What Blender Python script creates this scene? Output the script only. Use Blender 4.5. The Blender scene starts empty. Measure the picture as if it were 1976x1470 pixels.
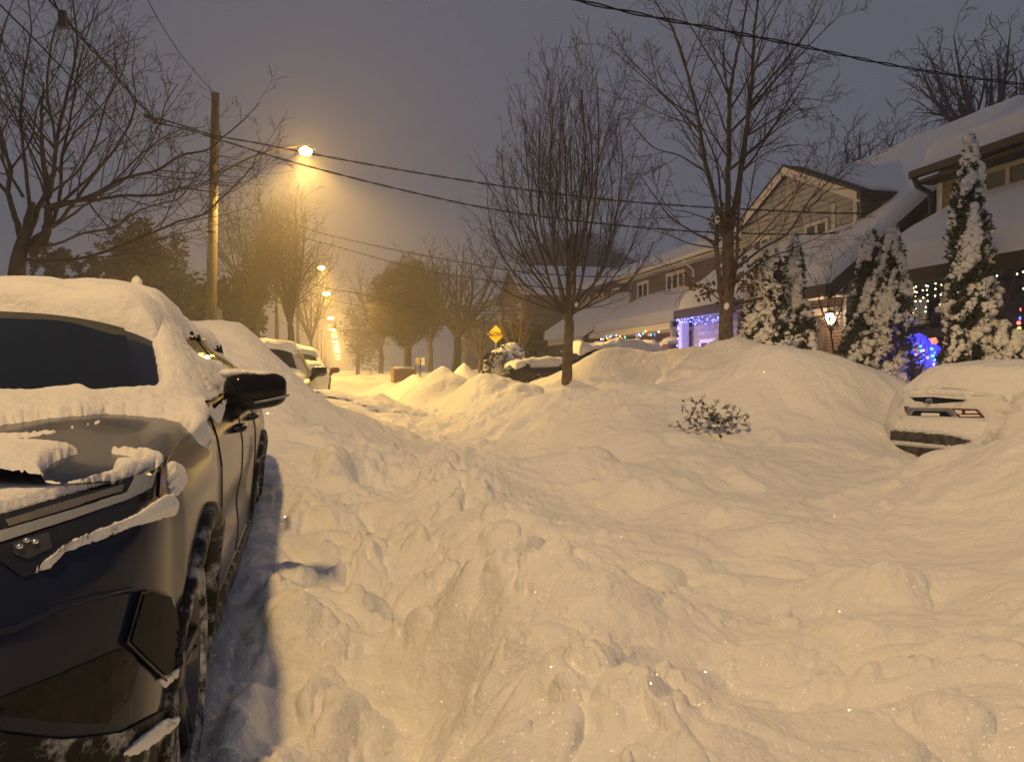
import bpy, bmesh, math, random
import numpy as np
from mathutils import Vector, Matrix
from mathutils.bvhtree import BVHTree
random.seed(7); rng = np.random.default_rng(7)
sc = bpy.context.scene
COL = sc.collection
R_ = math.radians

# ------------------------------------------------------------------ camera
F_PX, CX, CY, W_, H_ = 1440.0, 988.0, 735.0, 1976, 1470
YAW, PITCH, CAMZ = R_(13.0), R_(0.8), 1.25
cam_d = bpy.data.cameras.new('camera'); cam = bpy.data.objects.new('camera', cam_d); COL.objects.link(cam)
cam_d.sensor_width = 36.0; cam_d.lens = 36.0*F_PX/W_; cam_d.clip_start = 0.05; cam_d.clip_end = 2000
cam.location = (0, 0, CAMZ); cam.rotation_euler = (math.pi/2-PITCH, 0, -YAW)
sc.camera = cam
CAM = np.array([0, 0, CAMZ])
FWD = np.array([math.sin(YAW)*math.cos(PITCH), math.cos(YAW)*math.cos(PITCH), -math.sin(PITCH)])
RGT = np.array([math.cos(YAW), -math.sin(YAW), 0.0])
UPV = np.cross(RGT, FWD)
def ray(px, py): return FWD + RGT*((px-CX)/F_PX) + UPV*((CY-py)/F_PX)
def PC(px, py, c): return CAM + ray(px, py)*c                    # at depth c
def PX(px, py, X): r = ray(px, py); return CAM + r*(X/r[0])      # on a plane X = const (parallel to the street)
def PY(px, py, Y): r = ray(px, py); return CAM + r*(Y/r[1])
def PZ(px, py, z): r = ray(px, py); return CAM + r*((z-CAMZ)/r[2])

# ------------------------------------------------------------------ world: a dull violet-grey overcast dusk
wd = bpy.data.worlds.new('World'); sc.world = wd; wd.use_nodes = True
nt = wd.node_tree; nt.nodes.clear()
wo = nt.nodes.new('ShaderNodeOutputWorld'); bg = nt.nodes.new('ShaderNodeBackground')
sky = nt.nodes.new('ShaderNodeTexSky'); sky.sky_type = 'NISHITA'; sky.sun_disc = False
sky.sun_elevation = R_(-2.0); sky.sun_rotation = R_(200); sky.dust_density = 3.0
mixn = nt.nodes.new('ShaderNodeMix'); mixn.data_type = 'RGBA'; mixn.inputs[0].default_value = 0.97
mixn.inputs[7].default_value = (0.97, 1.0, 1.26, 1)
nt.links.new(sky.outputs[0], mixn.inputs[6]); nt.links.new(mixn.outputs[2], bg.inputs[0])
bg.inputs[1].default_value = 0.119
nt.links.new(bg.outputs[0], wo.inputs[0])
sc.view_settings.view_transform = 'Standard'; sc.view_settings.look = 'None'
sc.view_settings.exposure = 0.0; sc.view_settings.gamma = 1.0
sc.render.engine = 'CYCLES'
cy = sc.cycles
cy.use_denoising = True; cy.max_bounces = 6; cy.diffuse_bounces = 4; cy.glossy_bounces = 3; cy.transmission_bounces = 4
cy.volume_bounces = 1; cy.transparent_max_bounces = 6; cy.sample_clamp_indirect = 4.0; cy.use_adaptive_sampling = True
cy.adaptive_threshold = 0.02

# ------------------------------------------------------------------ materials
def mat(name, color, rough=0.7, metal=0.0, spec=0.5, coat=0.0, noise=None, bump=None, emit=None, emit_s=0.0, noise_sc=6.0, col2=None, detail=6.0):
    m = bpy.data.materials.new(name); m.use_nodes = True
    n = m.node_tree; b = n.nodes['Principled BSDF']
    b.inputs['Base Color'].default_value = (*color, 1); b.inputs['Roughness'].default_value = rough
    b.inputs['Metallic'].default_value = metal; b.inputs['Specular IOR Level'].default_value = spec
    b.inputs['Coat Weight'].default_value = coat; b.inputs['Coat Roughness'].default_value = 0.04
    tc = n.nodes.new('ShaderNodeTexCoord')
    if col2 is not None:
        t = n.nodes.new('ShaderNodeTexNoise'); t.inputs['Scale'].default_value = noise_sc; t.inputs['Detail'].default_value = detail
        cr = n.nodes.new('ShaderNodeValToRGB'); cr.color_ramp.elements[0].position = 0.35; cr.color_ramp.elements[1].position = 0.65
        cr.color_ramp.elements[0].color = (*color, 1); cr.color_ramp.elements[1].color = (*col2, 1)
        n.links.new(tc.outputs['Object'], t.inputs['Vector']); n.links.new(t.outputs['Fac'], cr.inputs['Fac']); n.links.new(cr.outputs['Color'], b.inputs['Base Color'])
    if bump:
        t2 = n.nodes.new('ShaderNodeTexNoise'); t2.inputs['Scale'].default_value = bump[0]; t2.inputs['Detail'].default_value = 5
        bp = n.nodes.new('ShaderNodeBump'); bp.inputs['Strength'].default_value = bump[1]; bp.inputs['Distance'].default_value = bump[2]
        n.links.new(tc.outputs['Object'], t2.inputs['Vector']); n.links.new(t2.outputs['Fac'], bp.inputs['Height']); n.links.new(bp.outputs['Normal'], b.inputs['Normal'])
    if emit is not None:
        b.inputs['Emission Color'].default_value = (*emit, 1); b.inputs['Emission Strength'].default_value = emit_s
    return m

def snow_material(name='snow', glint=True):
    """white snow: fine grain bump plus a sparse glitter of ice facets (a random normal per tiny cell)"""
    m = bpy.data.materials.new(name); m.use_nodes = True
    n = m.node_tree; b = n.nodes['Principled BSDF']; out = n.nodes['Material Output']
    b.inputs['Base Color'].default_value = (0.86, 0.87, 0.89, 1); b.inputs['Roughness'].default_value = 0.75
    b.inputs['Specular IOR Level'].default_value = 0.2
    tc = n.nodes.new('ShaderNodeTexCoord')
    t = n.nodes.new('ShaderNodeTexNoise'); t.inputs['Scale'].default_value = 9; t.inputs['Detail'].default_value = 10; t.inputs['Roughness'].default_value = 0.60
    bp = n.nodes.new('ShaderNodeBump'); bp.inputs['Strength'].default_value = 0.75; bp.inputs['Distance'].default_value = 0.045
    n.links.new(tc.outputs['Object'], t.inputs['Vector']); n.links.new(t.outputs['Fac'], bp.inputs['Height']); n.links.new(bp.outputs['Normal'], b.inputs['Normal'])
    if glint:
        v = n.nodes.new('ShaderNodeTexVoronoi'); v.inputs['Scale'].default_value = 190
        n.links.new(tc.outputs['Object'], v.inputs['Vector'])
        ma = n.nodes.new('ShaderNodeVectorMath'); ma.operation = 'MULTIPLY_ADD'
        ma.inputs[1].default_value = (2, 2, 2); ma.inputs[2].default_value = (-1, -1, -1)
        n.links.new(v.outputs['Color'], ma.inputs[0])
        no = n.nodes.new('ShaderNodeVectorMath'); no.operation = 'NORMALIZE'; n.links.new(ma.outputs[0], no.inputs[0])
        gl = n.nodes.new('ShaderNodeBsdfGlossy'); gl.inputs['Roughness'].default_value = 0.16; gl.inputs['Color'].default_value = (1, 1, 1, 1)
        n.links.new(no.outputs[0], gl.inputs['Normal'])
        wn = n.nodes.new('ShaderNodeTexWhiteNoise'); wn.noise_dimensions = '3D'; n.links.new(v.outputs['Position'], wn.inputs['Vector'])
        gt = n.nodes.new('ShaderNodeMath'); gt.operation = 'GREATER_THAN'; gt.inputs[1].default_value = 0.93; n.links.new(wn.outputs['Value'], gt.inputs[0])
        lt = n.nodes.new('ShaderNodeMath'); lt.operation = 'LESS_THAN'; lt.inputs[1].default_value = 0.45; n.links.new(v.outputs['Distance'], lt.inputs[0])
        mu = n.nodes.new('ShaderNodeMath'); mu.operation = 'MULTIPLY'; n.links.new(gt.outputs[0], mu.inputs[0]); n.links.new(lt.outputs[0], mu.inputs[1])
        n.links.new(mu.outputs[0], gl.inputs['Color'])
        ad = n.nodes.new('ShaderNodeAddShader'); n.links.new(b.outputs[0], ad.inputs[0]); n.links.new(gl.outputs[0], ad.inputs[1])
        n.links.new(ad.outputs[0], out.inputs['Surface'])
    return m
M_SNOW = snow_material('snow', True)
M_SNOWP = snow_material('plain_snow', False)
M_BARK = mat('bark', (0.075, 0.058, 0.040), 0.95, col2=(0.15, 0.115, 0.075), noise_sc=9, bump=(40, 0.6, 0.02))
M_BARK2 = mat('dark_bark', (0.035, 0.029, 0.022), 0.95, col2=(0.075, 0.058, 0.04), noise_sc=9, bump=(40, 0.6, 0.02))
M_TWIG = mat('twig', (0.075, 0.056, 0.038), 0.95)
M_WOODPOLE = mat('pole_wood', (0.04, 0.032, 0.022), 0.9, col2=(0.075, 0.058, 0.038), noise_sc=14, bump=(60, 0.5, 0.01))
M_CABLE = mat('cable', (0.004, 0.004, 0.004), 0.95, spec=.1)
M_METAL = mat('galvanised_metal', (0.30, 0.30, 0.31), 0.5, metal=0.8)
M_DARKMETAL = mat('dark_metal', (0.03, 0.03, 0.032), 0.5, metal=0.3)

# ------------------------------------------------------------------ object helpers
def link(o, parent=None):
    COL.objects.link(o)
    if parent is not None: o.parent = parent
    return o
def tag(o, label=None, cat=None, group=None, kind=None):
    if label: o['label'] = label
    if cat: o['category'] = cat
    if group: o['group'] = group
    if kind: o['kind'] = kind
    return o
def empty(name, loc, rz=0.0, label=None, cat=None, group=None):
    o = bpy.data.objects.new(name, None); link(o); o.location = tuple(float(v) for v in loc); o.rotation_euler = (0, 0, rz)
    o.empty_display_size = 0.1
    return tag(o, label, cat, group)
def smooth_mesh(me, on=True):
    me.polygons.foreach_set('use_smooth', np.full(len(me.polygons), on))
def mk(name, verts, faces, m, parent=None, smooth=False, local=False):
    """one mesh object; verts are world coordinates unless local, and are moved into the parent's frame"""
    me = bpy.data.meshes.new(name)
    V = np.asarray(verts, dtype=float).reshape(-1, 3)
    if parent is not None and not local:
        V = to_local(parent, V)
    me.from_pydata(V.tolist(), [], faces if isinstance(faces, list) else faces.tolist())
    me.update()
    if m is not None: me.materials.append(m)
    if smooth: smooth_mesh(me)
    o = bpy.data.objects.new(name, me)
    return link(o, parent)
def mworld(o):
    M = Matrix.LocRotScale(o.location, o.rotation_euler, o.scale)
    return M if o.parent is None else mworld(o.parent) @ M
def to_local(parent, V):
    Mi = np.array(mworld(parent).inverted())
    return V @ Mi[:3, :3].T + Mi[:3, 3]
class MB:
    """collects shapes of ONE part"""
    def __init__(s): s.v = []; s.f = []
    def add(s, V, Fs):
        o = len(s.v); s.v.extend([tuple(map(float, p)) for p in V]); s.f.extend([tuple(i+o for i in f) for f in Fs]); return s
    def box(s, lo, hi):
        (a, b, c), (d, e, f) = lo, hi
        return s.add([(a,b,c),(d,b,c),(d,e,c),(a,e,c),(a,b,f),(d,b,f),(d,e,f),(a,e,f)],
                     [(0,3,2,1),(4,5,6,7),(0,1,5,4),(1,2,6,5),(2,3,7,6),(3,0,4,7)])
    def prism(s, poly, d):
        """a planar polygon (list of 3-D points) thickened by vector d"""
        n = len(poly); P = np.asarray(poly, float); d = np.asarray(d, float)
        V = np.vstack([P, P+d]); Fs = [tuple(range(n))[::-1], tuple(range(n, 2*n))] + [(i, (i+1) % n, n+(i+1) % n, n+i) for i in range(n)]
        return s.add(V, Fs)
    def tube(s, pts, rad, n=6, cap=True):
        pts = np.asarray(pts, float); k = len(pts)
        rad = np.full(k, rad) if np.isscalar(rad) else np.asarray(rad, float)
        t = np.gradient(pts, axis=0); t /= (np.linalg.norm(t, axis=1)[:, None]+1e-12)
        up = np.array([0, 0, 1.0]) if abs(t[0][2]) < 0.9 else np.array([1.0, 0, 0])
        a = np.cross(t, up); a /= (np.linalg.norm(a, axis=1)[:, None]+1e-9); b = np.cross(t, a)
        th = np.arange(n)*2*math.pi/n
        V = (pts[:, None, :] + rad[:, None, None]*(np.cos(th)[None, :, None]*a[:, None, :] + np.sin(th)[None, :, None]*b[:, None, :])).reshape(-1, 3)
        Fs = [(i*n+j, i*n+(j+1) % n, (i+1)*n+(j+1) % n, (i+1)*n+j) for i in range(k-1) for j in range(n)]
        if cap: Fs += [tuple(range(n))[::-1], tuple((k-1)*n+j for j in range(n))]
        return s.add(V, Fs)
    def lathe(s, prof, c, axis=(0, 0, 1), n=24):
        """profile of (radius, along-axis) pairs turned about an axis through c"""
        ax = np.asarray(axis, float); ax /= np.linalg.norm(ax)
        u = np.cross(ax, (0, 0, 1.0) if abs(ax[2]) < 0.9 else (1.0, 0, 0)); u /= np.linalg.norm(u); w = np.cross(ax, u)
        th = np.arange(n)*2*math.pi/n; ring = np.cos(th)[:, None]*u+np.sin(th)[:, None]*w
        V = np.vstack([np.asarray(c)+ring*r+ax*h for r, h in prof]); k = len(prof)
        return s.add(V, [(i*n+j, i*n+(j+1) % n, (i+1)*n+(j+1) % n, (i+1)*n+j) for i in range(k-1) for j in range(n)])
    def blob(s, c, r, seg=8, rings=6, jit=0.15, rnd=random):
        c = np.asarray(c, float); r = np.broadcast_to(np.asarray(r, float), (3,)); V = []
        for i in range(rings+1):
            a = math.pi*i/rings
            for j in range(seg):
                b = 2*math.pi*j/seg; k = 1+rnd.uniform(-jit, jit)
                V.append(c+r*k*np.array([math.sin(a)*math.cos(b), math.sin(a)*math.sin(b), math.cos(a)]))
        return s.add(V, [(i*seg+j, (i+1)*seg+j, (i+1)*seg+(j+1) % seg, i*seg+(j+1) % seg) for i in range(rings) for j in range(seg)])
    def build(s, name, m, parent=None, smooth=False, local=False): return mk(name, s.v, s.f, m, parent, smooth, local)
def bevel(o, w=0.01, seg=2, angle=30):
    md = o.modifiers.new('bevel', 'BEVEL'); md.width = w; md.segments = seg; md.limit_method = 'ANGLE'; md.angle_limit = R_(angle)
    return o
def grid_faces(nr, nc):
    i = np.arange(nr-1)[:, None]*nc + np.arange(nc-1)[None, :]
    return np.stack([i, i+1, i+nc+1, i+nc], -1).reshape(-1, 4)
def mk_grid(name, P, m, parent=None, mask=None, smooth=True, flip=False):
    """P: (rows, cols, 3) world points; mask keeps faces (rows-1, cols-1)"""
    nr, nc = P.shape[:2]; V = P.reshape(-1, 3).astype(float); Fq = grid_faces(nr, nc)
    if mask is not None: Fq = Fq[mask.reshape(-1)]
    if flip: Fq = Fq[:, ::-1]
    used = np.unique(Fq); re = np.full(len(V), -1); re[used] = np.arange(len(used)); V = V[used]; Fq = re[Fq]
    if parent is not None: V = to_local(parent, V)
    me = bpy.data.meshes.new(name); me.vertices.add(len(V)); me.vertices.foreach_set('co', V.ravel())
    me.loops.add(Fq.size); me.loops.foreach_set('vertex_index', Fq.ravel().astype(np.int32))
    me.polygons.add(len(Fq)); me.polygons.foreach_set('loop_start', (np.arange(len(Fq))*4).astype(np.int32)); me.polygons.foreach_set('loop_total', np.full(len(Fq), 4, np.int32))
    me.update(calc_edges=True); me.validate()
    me.materials.append(m)
    if smooth: smooth_mesh(me)
    return link(bpy.data.objects.new(name, me), parent)

# ------------------------------------------------------------------ noise
def _hash(ix, iy, seed):
    h = (ix.astype(np.int64)*374761393 + iy.astype(np.int64)*668265263 + seed*1274126177) & 0xffffffff
    h = ((h ^ (h >> 13))*1274126177) & 0xffffffff
    return ((h ^ (h >> 16)) & 0xffffff)/float(0xffffff)
def vnoise(x, y, seed=0):
    ix = np.floor(x); iy = np.floor(y); fx = x-ix; fy = y-iy
    fx = fx*fx*fx*(fx*(fx*6-15)+10); fy = fy*fy*fy*(fy*(fy*6-15)+10)
    a = _hash(ix, iy, seed); b = _hash(ix+1, iy, seed); c = _hash(ix, iy+1, seed); d = _hash(ix+1, iy+1, seed)
    return ((a*(1-fx)+b*fx)*(1-fy) + (c*(1-fx)+d*fx)*fy)*2-1
def fbm(x, y, seed=0, octv=4, gain=0.5):
    s = 0; a = 1.0
    for k in range(octv):
        c, d = math.cos(0.6*k+0.3), math.sin(0.6*k+0.3)
        s = s + a*vnoise((x*c-y*d)*2**k+17.3*k, (x*d+y*c)*2**k-9.1*k, seed+k); a *= gain
    return s
def lumps(x, y, size, seed, prob=0.4):
    """rounded chunks lying about: height 0..1"""
    gx = np.floor(x/size); gy = np.floor(y/size); best = np.zeros_like(x)
    for dx in (-1, 0, 1):
        for dy in (-1, 0, 1):
            cx = gx+dx; cyy = gy+dy
            px = (cx+_hash(cx, cyy, seed))*size; py = (cyy+_hash(cx, cyy, seed+1))*size
            r = size*(0.22+0.42*_hash(cx, cyy, seed+2)); on = _hash(cx, cyy, seed+3) < prob
            an = _hash(cx, cyy, seed+4)*math.pi; el = 0.6+0.5*_hash(cx, cyy, seed+5)
            ux = (x-px)*np.cos(an)+(y-py)*np.sin(an); uy = -(x-px)*np.sin(an)+(y-py)*np.cos(an)
            d2 = (ux*ux+(uy/el)**2)/(r*r)
            h = np.where(on & (d2 < 1), np.sqrt(np.clip(1-d2, 0, 1))*(0.5+0.5*_hash(cx, cyy, seed+6)), 0)
            best = np.maximum(best, h)
    return best
def sstep(a, b, x):
    t = np.clip((x-a)/(b-a), 0, 1); return t*t*(3-2*t)
# ------------------------------------------------------------------ the lie of the snow: a smooth surface through surveyed points
CP = []
def cz(px, py, z): CP.append(PZ(px, py, z))
def cc(px, py, c): CP.append(PC(px, py, c))
for a in [  # trodden road in front of the camera
    (450,1470,.15),(620,1470,.19),(790,1470,.08),(1000,1470,.36),(1250,1470,.38),(1500,1470,.34),(1750,1470,.34),(1976,1470,.36),
    (470,1300,.19),(620,1300,.23),(790,1300,.14),(950,1300,.34),(1120,1300,.42),(1250,1300,.38),(1400,1300,.32),(1700,1300,.36),(1976,1300,.42),
    (490,1150,.27),(620,1150,.29),(790,1150,.20),(900,1150,.38),(1100,1150,.46),(1350,1150,.36),(1600,1150,.33),(1800,1160,.33),(1976,1200,.42),
    (530,1000,.33),(650,1000,.34),(740,990,.34),(860,1010,.44),(950,1000,.46),(1100,1010,.44),(1250,1020,.38),(1400,1050,.33),
    (700,930,.40),(850,920,.46),(950,930,.44),(1050,940,.38),(1150,960,.33),
    (850,880,.40),(920,870,.34),
    # far road
    (850,835,.36),(760,795,.36),(900,810,.40),(740,765,.36),(700,745,.38),(800,770,.38),(720,735,.42),(690,728,.44),
    # foot of the bank
    (985,882,.30),(1120,925,.30),(1250,982,.30),(1380,1015,.31),(1500,1062,.32),(1700,1152,.34),(1900,1192,.40)]: cz(*a)
for a in [  # left drift over the buried car
    (530,905,5.4),(600,955,4.8),(650,880,5.7),(600,800,7.1),(480,800,6.4),(550,850,6.0),(430,640,7.6),(430,623,8.1),(470,632,8.2),(500,655,8.3),(520,692,8.4),(560,735,8.6),
    (600,772,8.6),(700,808,8.6),(760,835,8.6),(820,862,8.0),(420,640,9.6),(480,680,10.5),(560,770,10.6),(660,800,10.6),(740,822,10.4),
    (620,792,11.5),(650,770,13),(700,782,12.5),(600,770,13.5),(560,760,13.2),
    # right bank: face, crest, lee side
    (1000,835,9.4),(1000,790,10.4),(985,762,11.5),(1040,760,11.2),(1005,755,17.3),(1040,752,16.8),(1100,757,10.6),(1190,752,9.7),(1235,765,9.2),(1258,785,8.7),(1200,905,6.5),(1200,850,7.2),(1200,800,8.3),
    (1100,870,7.6),(1100,820,8.8),(1100,785,9.8),(1000,775,13.5),(1100,775,13),(1200,775,12),(1255,780,11),
    (1350,850,7.4),(1310,810,8.2),(1300,880,6.7),(1350,932,5.7),(1450,902,6.4),(1600,902,6.6),(1700,905,6.5),(1745,902,6.2),(1725,888,7.0),(1790,900,6.6),(1500,980,4.9),(1600,1005,4.6),(1400,960,5.2),(1600,1095,3.5),(1700,1005,4.3),(1700,950,5.3),
    (1250,940,5.25),(1120,888,6.45),(1380,975,4.68),(1500,1020,3.98),(1700,1104,3.10),(1900,1140,2.80),
    # near heap on the right
    (1976,840,4.7),(1850,898,5.2),(1800,930,5.6),(1740,948,5.8),(1976,950,3.9),(1976,1060,3.3),(1850,950,4.5),(1850,1060,3.7),(1976,860,6.2),(1900,880,6.6),
    # big mound on the right
    (1500,683,8.8),(1430,692,9.0),(1570,682,8.9),(1640,700,8.8),(1690,722,8.7),(1440,850,7.6),(1440,770,8.2),(1520,800,8.0),(1520,860,7.4),(1620,860,7.3),(1620,790,8.0),(1700,800,8.2),(1690,885,7.2),(1710,850,7.7),
    (1380,730,9.0),(1340,790,8.5),(1440,725,11),(1560,720,10.8),(1660,735,10.6),(1740,750,10.8),(1780,740,12),
    # bank under the big tree, sloping down to the driveway gap
    (1400,655,12.0),(1420,662,11.6),(1360,690,11.4),(1310,730,11.0),(1268,772,10.4),(1440,690,13.5),(1350,690,14),(1480,692,12.6),(1560,696,12.4),(1650,715,12.2),(1740,720,12.5),(1830,710,12.5),
    # driveway heap before the houses
    (1050,742,14.5),(1090,722,14.8),(1130,692,15.0),(1170,676,15.2),(1210,674,15.2),(1250,684,15.4),(1300,678,16.0),(1350,680,16.4),(1200,745,13.4),(1290,750,13.6),(1150,752,13.4),(1200,690,19),(1300,692,20),(1110,735,18),
    # yards towards the houses
    (1100,705,24),(1200,700,26),(1000,745,22),(1000,712,32),(960,730,26),(1420,690,18),(1700,705,15),(1900,700,14),(1976,700,14),(1976,690,18),
    (900,722,40),(850,722,60),(780,722,80),(700,718,140),(660,716,200),(800,716,200),(1000,700,60),(1200,680,60),(1500,680,40),(1900,690,30)]: cc(*a)
for X, Y, z in [(-.33,2.3,.17),(-.33,3.0,.24),(-.4,3.9,.30),(-.45,4.7,.34),(-.5,.6,.05),(.5,.5,.2),(1.5,.5,.36),(2.5,.8,.4),(3.5,1.5,.6),(0,-2,.25),(-2,-2,.1),(-1.3,1.5,.0),(-1.3,4.5,.12),(-1.3,3,.0),(-1.3,5.5,.25),(-2.2,3,.05),(-2.6,6,.3),(-3.2,2,.5),(-3.6,5,.7),(-4,9,.8),(-4.5,16,.8),(-3.0,12,.8),
    (-3,20,.55),(-1.5,15,.35),(-1.5,19,.4),(-1.5,25,.4),(-5,30,.8),(-6,3,.7),(-8,12,.8),(-14,25,.9),(-20,60,1),(3,-4,.4),(5,0,.9),(8,3,1),(12,-4,1),(-6,-8,.6),(0,-12,.4),(-12,0,.8),(20,5,1.2),(25,25,1.2),(40,60,1.5),(-40,40,1.2),(0,-60,.5),(-60,-20,1),(60,-20,1),(100,80,1.5),(-100,80,1.5),(4.6,5.2,.5),(6,6,.35),(8,7,.6),(1.2,30,.38),(.6,50,.4),(.5,90,.45),(-1.2,60,.5)]:
    CP.append(np.array([X, Y, z]))
CP = np.array(CP)
def _uv(x, y): d = np.hypot(x, y); return np.arctan2(x, y), np.log(np.maximum(d, 0.4))
_u, _v = _uv(CP[:, 0], CP[:, 1]); _N = len(CP)
def _phi(r2): return np.where(r2 > 1e-12, 0.5*r2*np.log(np.maximum(r2, 1e-12)), 0)
_A = np.zeros((_N+3, _N+3)); _A[:_N, :_N] = _phi((_u[:, None]-_u)**2+(_v[:, None]-_v)**2) + np.eye(_N)*6e-5
_A[:_N, _N] = 1; _A[:_N, _N+1] = _u; _A[:_N, _N+2] = _v; _A[_N:, :_N] = _A[:_N, _N:].T
_w = np.linalg.solve(_A, np.concatenate([CP[:, 2], np.zeros(3)]))
def rbf(x, y):
    sh = x.shape; x = x.ravel(); y = y.ravel(); o = np.empty(len(x))
    for i in range(0, len(x), 20000):
        u, v = _uv(x[i:i+20000], y[i:i+20000])
        o[i:i+20000] = _phi((u[:, None]-_u)**2+(v[:, None]-_v)**2) @ _w[:_N] + _w[_N] + u*_w[_N+1] + v*_w[_N+2]
    return np.clip(o, -0.1, 3.0).reshape(sh)
# peaked heaps thrown up by shovels and ploughs: (crest pixel, depth, half widths along and across the street, sharpness)
HEAPS = [(853,707,19.0,1.9,1.25,1.3),(935,722,14.6,1.9,1.0,1.15),(797,723,24.0,2.0,1.2,1.5),(748,738,30,2.0,1.2,1.7),(738,768,13.6,1.1,.75,1.6),(642,757,13.4,.9,.6,1.7),
         (690,722,58,5,2.2,1.8),(895,703,23,1.8,1.4,2.0),(1155,674,19.4,2.0,1.5,1.5),(725,752,38,3,1.1,1.8),(660,735,34,3,.9,1.8),(645,745,24,1.6,.5,1.8)]
_hp = []
for px, py, c, ry, rx, k in HEAPS:
    p = PC(px, py, c); _hp.append((p[0], p[1], p[2], ry, rx, k, p[2]-float(rbf(np.array([p[0]]), np.array([p[1]]))[0])))
def heap_shape(i, x, y):
    X, Y, Z, ry, rx, k, amp = _hp[i]
    d = np.sqrt(((x-X)/rx)**2+((y-Y)/ry)**2)
    d = d*(1+0.16*vnoise(x*1.7+i*5, y*1.7, 40+i))
    return np.clip(1-d, 0, 1)**k*(2-np.clip(1-d, 0, 1)**k)**0.35
def H0(x, y):
    z = rbf(x, y)
    for i, h in enumerate(_hp):
        X, Y, Z, ry, rx, k, amp = h
        near = (abs(x-X) < rx*1.4) & (abs(y-Y) < ry*1.4)
        if near.any() and amp > 0: z = z + np.where(near, amp*heap_shape(i, x, y), 0)
    return z
def H(x, y):
    """full snow surface with its texture"""
    x = np.asarray(x, float); y = np.asarray(y, float)
    z = H0(x, y); d = np.hypot(x, y)
    road = sstep(-1.3, -.2, x)*(1-sstep(1.6, 2.5, x+0.25*vnoise(y*1.1, x, 3)))*(1-sstep(6.2, 7.8, y-0.25*x))
    churn = sstep(7.5, 9.0, y)*(1-sstep(14, 19, y))*sstep(-.2, .9, x)*(1-sstep(3.3, 4.6, x))
    foot = np.exp(-((x-2.15-0.06*(4-y))/0.5)**2)*(1-sstep(6, 9, y))*sstep(0.5, 2, y)
    wx = x+0.12*fbm(x*2.3, y*2.3, 61, 2); wy = y+0.12*fbm(x*2.3, y*2.3, 71, 2)
    z = z + 0.045*fbm(x*.9, y*.9, 11, 3)*np.clip(d/6, .25, 1)
    rid = 1-np.sqrt(fbm(wx*1.0, wy*2.0, 21, 3)**2+.03)*1.5
    # broken crust: plates with crisp steps between them, clods, and a raised lumpy spine beside the trodden rut
    def crust(q, w): f = np.floor(q); return f+sstep(1-w, 1, q-f)
    cr1 = fbm(wx*.75+.25*wy, wy*2.0, 141, 3)*2.2; cr2 = fbm(wx*2.2, wy*5.0, 151, 3)*1.8
    spine = np.exp(-((x-(.62+.07*np.sin(y*1.9)+.10*(y-2)*.5))/.30)**2)
    rut = np.exp(-((x-(.16+.06*np.sin(y*2.3+1)+.05*(y-2)))/.16)**2)*(1-sstep(4.6, 5.6, y))
    amp = .15+1.0*np.exp(-((x-.55-.04*(y-3))/.55)**2)+.38*(1-sstep(2.6, 3.6, y))*sstep(1.0, 1.6, x)+.55*np.exp(-((x+.12)/.28)**2)
    z = z + road*amp*(0.075*(rid-.4) + 0.080*(crust(cr1, .5)-cr1*.6) + .026*(crust(cr2, .6)-cr2*.65) + 0.022*fbm(wx*5, wy*5, 31, 4) + 0.090*lumps(wx, wy, .40, 5, .40) + 0.065*lumps(wx, wy, .19, 15, .34) + 0.032*lumps(wx, wy, .085, 25, .28))
    z = z + road*(.10*spine-.04*rut) + .09*np.exp(-(((x+.30)/.065)**2+((y-2.45)/.30)**2)**1.5) + .06*np.exp(-(((x+.26)/.10)**2+((y-3.3)/.16)**2)**1.5)
    # a line of foot holes trodden along the left of the road
    for fx, fy in [(.02,2.05),(.30,2.45),(.04,2.85),(.34,3.25),(.08,3.75),(.36,4.2),(.12,4.75),(.42,5.3),(.2,5.9)]:
        z = z - 0.08*np.exp(-(((x-fx)/.13)**2+((y-fy)/.20)**2)**1.5)
    z = z + churn*(0.028*fbm(wx*4, wy*4, 81, 4)+0.035*lumps(wx, wy, .4, 85, .3)*(1-sstep(1.2, 2.2, x))+.022*lumps(wx, wy, .18, 95, .4))
    z = z + foot*(0.05*lumps(wx, wy, .3, 105, .35)+0.02*fbm(wx*7, wy*7, 111, 3))
    z = z + 0.012*fbm(wx*3.1, wy*3.1, 121, 4)*(1-road)*np.clip(d/4, .4, 1.5)
    face = sstep(2.2, 2.8, x)*(1-sstep(4.6, 5.6, x))*sstep(2.5, 4, y)*(1-sstep(11, 13, y))
    z = z + face*(0.05*np.maximum(0, fbm(wx*2.6, wy*2.6, 131, 4))+0.022*lumps(wx, wy, .22, 135, .22))
    return z
def gz(x, y): return float(H(np.array([x]), np.array([y]))[0])

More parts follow.
